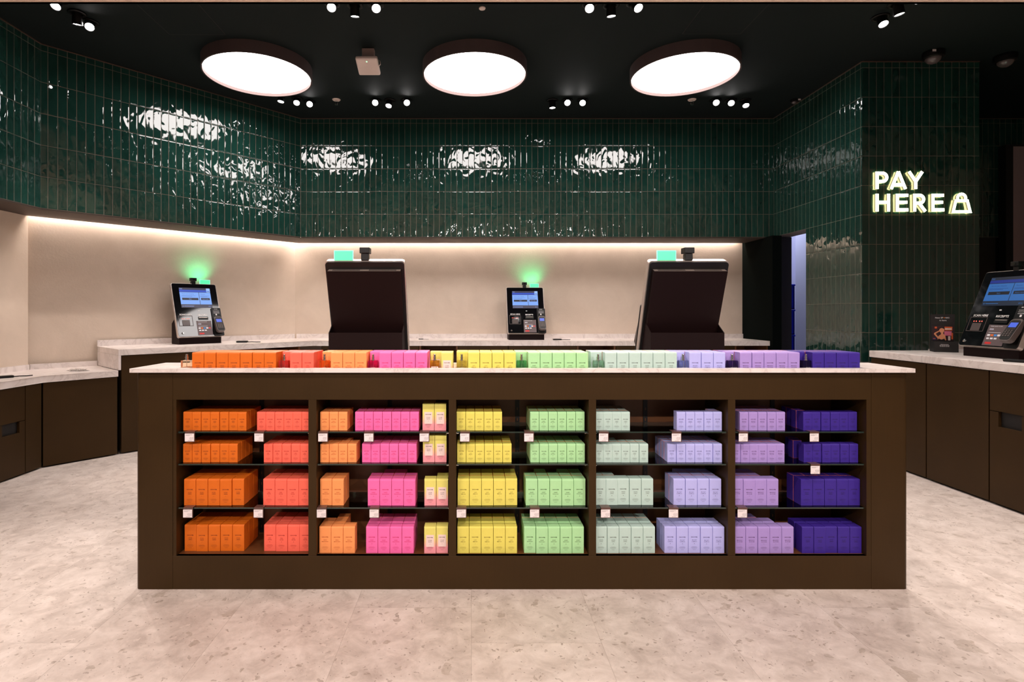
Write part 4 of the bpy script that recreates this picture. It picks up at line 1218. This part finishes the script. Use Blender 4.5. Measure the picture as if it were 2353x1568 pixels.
# bay, level, size, colour, first pixel, count, rows (int or list), front distance, count in first bay cut by the divider
ROWS = [
    (0, 0, 'small', 'burnt-orange', 419.9, 7, 4, 2.43), (0, 0, 'small', 'coral', 589.8, 6, 4, 2.43),
    (0, 1, 'small', 'burnt-orange', 420.3, 6, 4, 2.43), (0, 1, 'small', 'coral', 605.7, 5, 4, 2.43),
    (0, 2, 'large', 'burnt-orange', 422.3, 5, 3, 2.43), (0, 2, 'large', 'coral', 604.0, 4, 3, 2.43),
    (0, 3, 'large', 'burnt-orange', 422.8, 5, 3, 2.44), (0, 3, 'large', 'coral', 605.7, 4, 3, 2.44),
    (1, 0, 'small', 'light-orange', 735.4, 3, 3, 2.43), (1, 0, 'small', 'hot-pink', 815.7, 7, 3, 2.43), (1, 0, 'large', 'lime-and-pink', 970.4, 2, [2, 1], 2.43),
    (1, 1, 'small', 'light-orange', 735.4, 4, [3, 3, 3, 2], 2.43), (1, 1, 'small', 'hot-pink', 831.4, 6, 4, 2.43), (1, 1, 'large', 'lime-and-pink', 971.2, 2, 1, 2.43),
    (1, 2, 'large', 'light-orange', 734.9, 2, 2, 2.43), (1, 2, 'large', 'hot-pink', 844.3, 4, [2, 3, 3, 2], 2.425), (1, 2, 'large', 'lime-and-pink', 974.7, 2, [1, 2], 2.425),
    (1, 3, 'large', 'light-orange', 732.9, 3, [2, 3, 1], 2.42), (1, 3, 'large', 'hot-pink', 840.6, 4, 3, 2.42), (1, 3, 'large', 'lime-and-pink', 974.4, 2, 1, 2.42),
    (2, 0, 'small', 'yellow', 1049.0, 5, 4, 2.43), (2, 0, 'small', 'light-green', 1217.8, 6, 4, 2.43),
    (2, 1, 'small', 'yellow', 1050.0, 6, 4, 2.43), (2, 1, 'small', 'light-green', 1218.3, 6, 4, 2.43),
    (2, 2, 'large', 'yellow', 1051.0, 5, 3, 2.43), (2, 2, 'large', 'light-green', 1207.9, 5, [2, 3, 2, 3, 3], 2.43),
    (2, 3, 'large', 'yellow', 1050.6, 5, 3, 2.42), (2, 3, 'large', 'light-green', 1204.0, 5, 3, 2.42),
    (3, 0, 'small', 'pale-sage', 1363.2, 4, 4, 2.43), (3, 0, 'small', 'periwinkle', 1554.7, 5, [1, 1, 1, 1, 2], 2.43),
    (3, 1, 'small', 'pale-sage', 1363.7, 6, [4, 4, 3, 2, 2, 2], 2.43), (3, 1, 'small', 'periwinkle', 1533.6, 6, 4, 2.43),
    (3, 2, 'large', 'pale-sage', 1363.5, 5, [2, 2, 1, 1, 1], 2.435), (3, 2, 'large', 'periwinkle', 1547.0, 4, [2, 3, 3, 3], 2.435),
    (3, 3, 'large', 'pale-sage', 1367.7, 5, 3, 2.42), (3, 3, 'large', 'periwinkle', 1527.0, 5, 2, 2.42),
    (4, 0, 'small', 'lilac', 1699.4, 5, 4, 2.43), (4, 0, 'small', 'violet', 1844.9, 6, 1, 2.43),
    (4, 1, 'small', 'lilac', 1676.7, 6, [4, 4, 4, 4, 3, 3], 2.43), (4, 1, 'small', 'violet', 1846.6, 6, 1, 2.43),
    (4, 2, 'large', 'lilac', 1678.0, 4, [3, 3, 3, 1], 2.43), (4, 2, 'large', 'violet', 1839.6, 5, 2, 2.43),
    (4, 3, 'large', 'lilac', 1686.0, 5, [3, 3, 3, 2, 1], 2.42), (4, 3, 'large', 'violet', 1842.4, 5, 2, 2.42),
]
rnd = random.Random(11)
second_row = []
for bay, lev, size, colour, px0, n, rows, y0 in ROWS:
    w, d, h = SIZES[size]
    step = PX[size]
    z = SHELF_Z[lev] + 0.0003
    xlo = wx(bays[bay][0], YF) + 0.0015; xhi = wx(bays[bay][1], YF) - 0.0015
    xs = []
    for i in range(n):
        x = wx(px0 + (i + 0.5) * step, y0) + rnd.uniform(-0.0001, 0.0001)
        xs.append(x)
    # keep the row between the dividers; boxes half hidden behind one stay where they are
    shift = 0.0
    if xs[0] - w / 2 < xlo: shift = xlo - (xs[0] - w / 2)
    if xs[-1] + w / 2 > xhi: shift = xhi - (xs[-1] + w / 2)
    pitch = (w + 0.0003)
    for i in range(n):
        if abs(shift) > 1e-6: 
            if shift > 0: xs[i] = max(xs[i], xlo + w / 2 + i * pitch)
            else: xs[i] = min(xs[i], xhi - w / 2 - (n - 1 - i) * pitch)
    for i in range(n):
        yy = y0 + rnd.choice([0, 0, 0, 0.0015, 0.003, -0.0015])
        label = '%s %s perfume box, %s from left, front row, %s' % (size, colour, ORD[i], SHELF_NAME[lev])
        put_box(size, colour, xs[i], yy, z, rnd.uniform(-0.012, 0.012), label, '%s boxes on the %s' % (colour, SHELF_NAME[lev]))
        nr = rows[i] if isinstance(rows, list) else rows
        for k in range(1, nr):
            y2 = y0 + 0.004 + k * (d + 0.0020)
            if y2 + d > YBK - 0.008: break
            rec = (size, colour, xs[i] + rnd.uniform(-0.0001, 0.0001), y2, z, lev, i, k)
            (second_row if (k == 1 and lev == 3) else placed_back).append(rec)
# violet boxes standing apart behind the lilac end of the last bay
for lev, lst in ((0, [(1829, 2.475), (1818, 2.52), (1806, 2.565)]), (1, [(1822, 2.50), (1815, 2.55)])):
    for px, yy in lst:
        placed_back.append(('small', 'violet', wx(px, yy) + 0.02, yy, SHELF_Z[lev] + .0003, lev, 0, 2))
# boxes along the top of the counter
TOP = [('burnt-orange', 440.8, 7, 3, 0), ('coral', 666.0, 2, 3, 1), ('light-orange', 759.5, 3, 3, 1), ('hot-pink', 871.3, 4, 3, 1), ('lime-and-pink', 1013.2, 1, 2, 1),
       ('yellow', 1075.0, 4, 3, 1), ('light-green', 1213.5, 5, 3, 1), ('pale-sage', 1389.8, 6, 3, 1), ('periwinkle', 1584.0, 3, 3, 1), ('lilac', 1700.4, 5, 3, 1), ('violet', 1866.6, 4, 3, 1)]
YT = 2.43
w, d, h = SIZES['large']
prev_end = -9
for colour, px0, n, rows, extra in TOP:
    xs = [wx(px0 + (i + 0.5) * 27.7, YT) for i in range(n)]
    for i in range(n):
        put_box('large', colour, xs[i], YT + rnd.choice([0, 0, 0.002]), TZ + .0003, 0.0, 'large %s perfume box, %s from left, front row, on the counter top' % (colour, ORD[i]), '%s boxes on the counter top' % colour)
        for k in range(1, rows):
            placed_back.append(('large', colour, xs[i], YT + 0.002 + k * (d + 0.0012), TZ + .0003, -1, i, k))
    if extra:
        xe = xs[0] - w - 0.0006
        put_box('large', colour, xe, YT + d + 0.004, TZ + .0003, 0.0, 'large %s perfume box behind the tester bottle on the counter top' % colour, '%s boxes on the counter top' % colour)
        if rows > 2: placed_back.append(('large', colour, xe, YT + 2 * d + 0.006, TZ + .0003, -1, 0, 2))
# second-row boxes that show largest (bottom level) until three hundred boxes stand as individuals
order = {'light-green': 0, 'yellow': 1, 'hot-pink': 2, 'periwinkle': 3, 'pale-sage': 4, 'lilac': 5, 'coral': 6, 'violet': 7, 'light-orange': 8, 'burnt-orange': 9}
second_row.sort(key=lambda r: order.get(r[1], 10))
for r in second_row:
    size, colour, x, y, z, lev, i, k = r
    if n_front[0] < 300:
        put_box(size, colour, x, y, z, 0, '%s %s perfume box, %s from left, second row, %s' % (size, colour, ORD[i], SHELF_NAME[lev]), '%s boxes on the %s' % (colour, SHELF_NAME[lev]), letters=False)
    else: placed_back.append(r)
# everything standing farther back, past three hundred boxes: one object
cols = list(PAL)
bm = BM()
for size, colour, x, y, z, lev, i, k in placed_back:
    w, d, h = SIZES[size]
    if colour == 'lime-and-pink':
        box(bm, x - w / 2, x + w / 2, y, y + d, z, z + h * .4, mi=cols.index(colour)); box(bm, x - w / 2, x + w / 2, y, y + d, z + h * .4, z + h, mi=len(cols))
    else:
        box(bm, x - w / 2, x + w / 2, y, y + d, z, z + h, bev=0.0008, seg=1, mi=cols.index(colour))
back_mats = [CARD[c] for c in cols] + [plain('lime_carton_top', srgb(222, 212, 104), 0.5)]
back_mats[cols.index('lime-and-pink')] = plain('pink_carton_bottom', srgb(238, 150, 158), 0.5)
o = obj('back_row_cartons', bm, back_mats)
tag(o, 'coloured perfume cartons packed behind the front rows on all shelves', 'perfume boxes', kind='stuff')

# ------------------------------------------------------------------ tester bottles
def bottle(px, colour_name, rgb, lines, dark=False, tilt=0.0, ink=WHITEINK, label_card=False):
    Y = 2.452
    G = Nodes(colour_name + '_glass'); G.set(base=(*rgb, 1), rough=0.03, trans=0.9, ior=1.25, spec=0.7); G = G.m
    t = thing('tester_bottle', '%s glass perfume tester bottle with silver atomiser on the counter top' % colour_name, 'perfume bottle', (wx(px, Y), Y, TZ + .0004), tilt, 'tester bottles between the boxes')
    w, d, h = 0.0435, 0.026, 0.080
    bm = BM(); box(bm, -w / 2, w / 2, -d / 2, d / 2, 0, h, bev=0.003, seg=3); obj('flask', bm, G, t)
    bm = BM(); lathe(bm, [(0, h), (0.0095, h), (0.0095, h + 0.002), (0.0065, h + 0.003), (0.0065, h + 0.013), (0.0085, h + 0.0135), (0.0085, h + 0.015), (0.0055, h + 0.0155), (0.0055, h + 0.0255), (0.0045, h + 0.0275), (0, h + 0.0275)], 20)
    obj('atomiser', bm, CHROME, t)
    bm = BM(); tube(bm, [(0.0, 0, 0.006), (0.001, 0, h - 0.002)], 0.0012, 6); obj('dip_tube', bm, WHITEPL, t)
    if label_card:
        bm = BM(); plate(bm, -0.0145, 0.0165, 0.012, 0.053, -d / 2 - 0.0001, 0, th=0.0004); obj('front_label', bm, LABELM, t)
    bm = BM()
    yy = -d / 2 - (0.0008 if label_card else 0.0003)
    if label_card:
        put_text(bm, 'DISCOVER', 0.001, yy, 0.048, width=0.022, bold=0.03, res=1)
    for k, s in enumerate(lines):
        put_text(bm, s, 0.002, yy, (0.039 if label_card else 0.047) - k * 0.0075, height=0.0034 if label_card else 0.0042, bold=0.02, res=1)
    disc_xz(bm, 0.002, (0.039 if label_card else 0.047) - 0.0145, 0.0016, yy, n=6)
    obj('lettering', bm, INK['lime-and-pink'] if label_card else ink, t)
bottle(429.5, 'clear peach', (0.95, 0.72, 0.50), ['SPICED', 'AMBER'])
bottle(653.5, 'coral red', (0.85, 0.16, 0.14), ['PINK', 'PEPPER'])
bottle(746.0, 'amber orange', (0.90, 0.28, 0.05), ['FRESH', 'MANDARIN'])
bottle(857.5, 'crimson pink', (0.85, 0.04, 0.22), ['SWEET', 'FRANGIPANI'])
bottle(999.0, 'golden amber', (0.85, 0.45, 0.06), ['SOLAR', 'FLEUR'], label_card=True)
bottle(1061.0, 'clear yellow', (0.90, 0.78, 0.25), ['SOFT', 'MIMOSA'])
bottle(1198.5, 'bright green', (0.22, 0.62, 0.28), ['SWEET', 'PISTACHIO'], ink=INK['light-green'])
bottle(1374.5, 'pale sea-green', (0.50, 0.74, 0.58), ['WHITE', 'JASMINE'])
bottle(1569.5, 'pale blue', (0.46, 0.54, 0.82), ['SEA SALT', '& NEROLI'])
bottle(1682.0, 'deep violet', (0.10, 0.05, 0.22), ['MIDNIGHT', 'BLOSSOM'])
bottle(1852.0, 'almost black violet', (0.06, 0.03, 0.16), ['VELVET', 'AMBER'])

# ------------------------------------------------------------------ price tickets
def ticket(px0, px1, lev, price, where):
    z = ZSH[lev]
    Yt = YS - 0.004
    x = wx((px0 + px1) / 2, Yt)
    t = thing('price_ticket', 'white %s price ticket in a brown clip %s' % (price, where), 'price ticket', (x, Yt, z), rnd.uniform(-0.05, 0.05), 'price tickets clipped to the glass shelves')
    bm = BM(); box(bm, -0.0195, 0.0215, 0.0, 0.034, 0.0006, 0.0014); box(bm, -0.0195, 0.0225, -0.0012, 0.0, -0.0445, 0.0014)
    obj('clip', bm, plain('ticket_clip', srgb(92, 66, 60), 0.3) if 'ticket_clip' not in bpy.data.materials else bpy.data.materials['ticket_clip'], t)
    bm = BM(); box(bm, -0.0205, 0.0195, -0.0024, -0.0013, -0.0420, -0.0075, bev=0.0003, seg=1)
    c = obj('card', bm, WHITEPAPER, t)
    bm = BM()
    put_text(bm, price, 0.0085, -0.0027, -0.0265, width=0.018 if len(price) > 5 else 0.0155, res=1)
    for zz, a, b in ((-.0125, -.016, .012), (-.0155, -.016, .002), (-.0325, .0, .017), (-.0385, -.007, .011)):
        m = 6
        for j in range(m): plate(bm, a + (b - a) * j / m, a + (b - a) * (j + .75) / m, zz - .0005, zz + .0005, -0.0026, 0, th=0.0001)
    obj('lettering', bm, GREYINK, c)
E9, E12 = '£9.00', '£12.00'
for a in [(425, 447, 0, E9, 'under the first burnt-orange boxes, top shelf'), (584, 607, 0, E9, 'under the coral boxes, top shelf'), (731, 753.5, 0, E9, 'under the light-orange boxes, top shelf'),
          (836.4, 858.8, 0, E9, 'under the hot-pink boxes, top shelf'), (964, 986, 0, E12, 'under the lime-and-pink boxes, top shelf'), (1057, 1079, 0, E9, 'under the yellow boxes, top shelf'),
          (1204, 1226.5, 0, E9, 'under the light-green boxes, top shelf'), (1375.6, 1398, 0, E9, 'under the pale-sage boxes, top shelf'), (1543, 1565, 0, E9, 'under the periwinkle boxes, top shelf'),
          (1696, 1719, 0, E9, 'under the lilac boxes, top shelf'), (1859, 1882, 0, E9, 'under the violet boxes, top shelf'), (1861.5, 1884, 1, E12, 'under the violet boxes, second shelf'),
          (420.6, 443, 2, E12, 'under the burnt-orange boxes, third shelf'), (582.8, 605, 2, E12, 'beside the coral boxes, third shelf'), (728, 750, 2, E12, 'under the light-orange boxes, third shelf'),
          (849, 871, 2, E12, 'under the hot-pink boxes, third shelf'), (1049.4, 1071, 2, E12, 'under the yellow boxes, third shelf'), (1217, 1239.7, 2, E12, 'under the light-green boxes, third shelf'),
          (1379.8, 1402.7, 2, E12, 'under the pale-sage boxes, third shelf'), (1536, 1558.5, 2, E12, 'under the periwinkle boxes, third shelf'), (1694, 1716.8, 2, E12, 'under the lilac boxes, third shelf')]:
    ticket(*a)
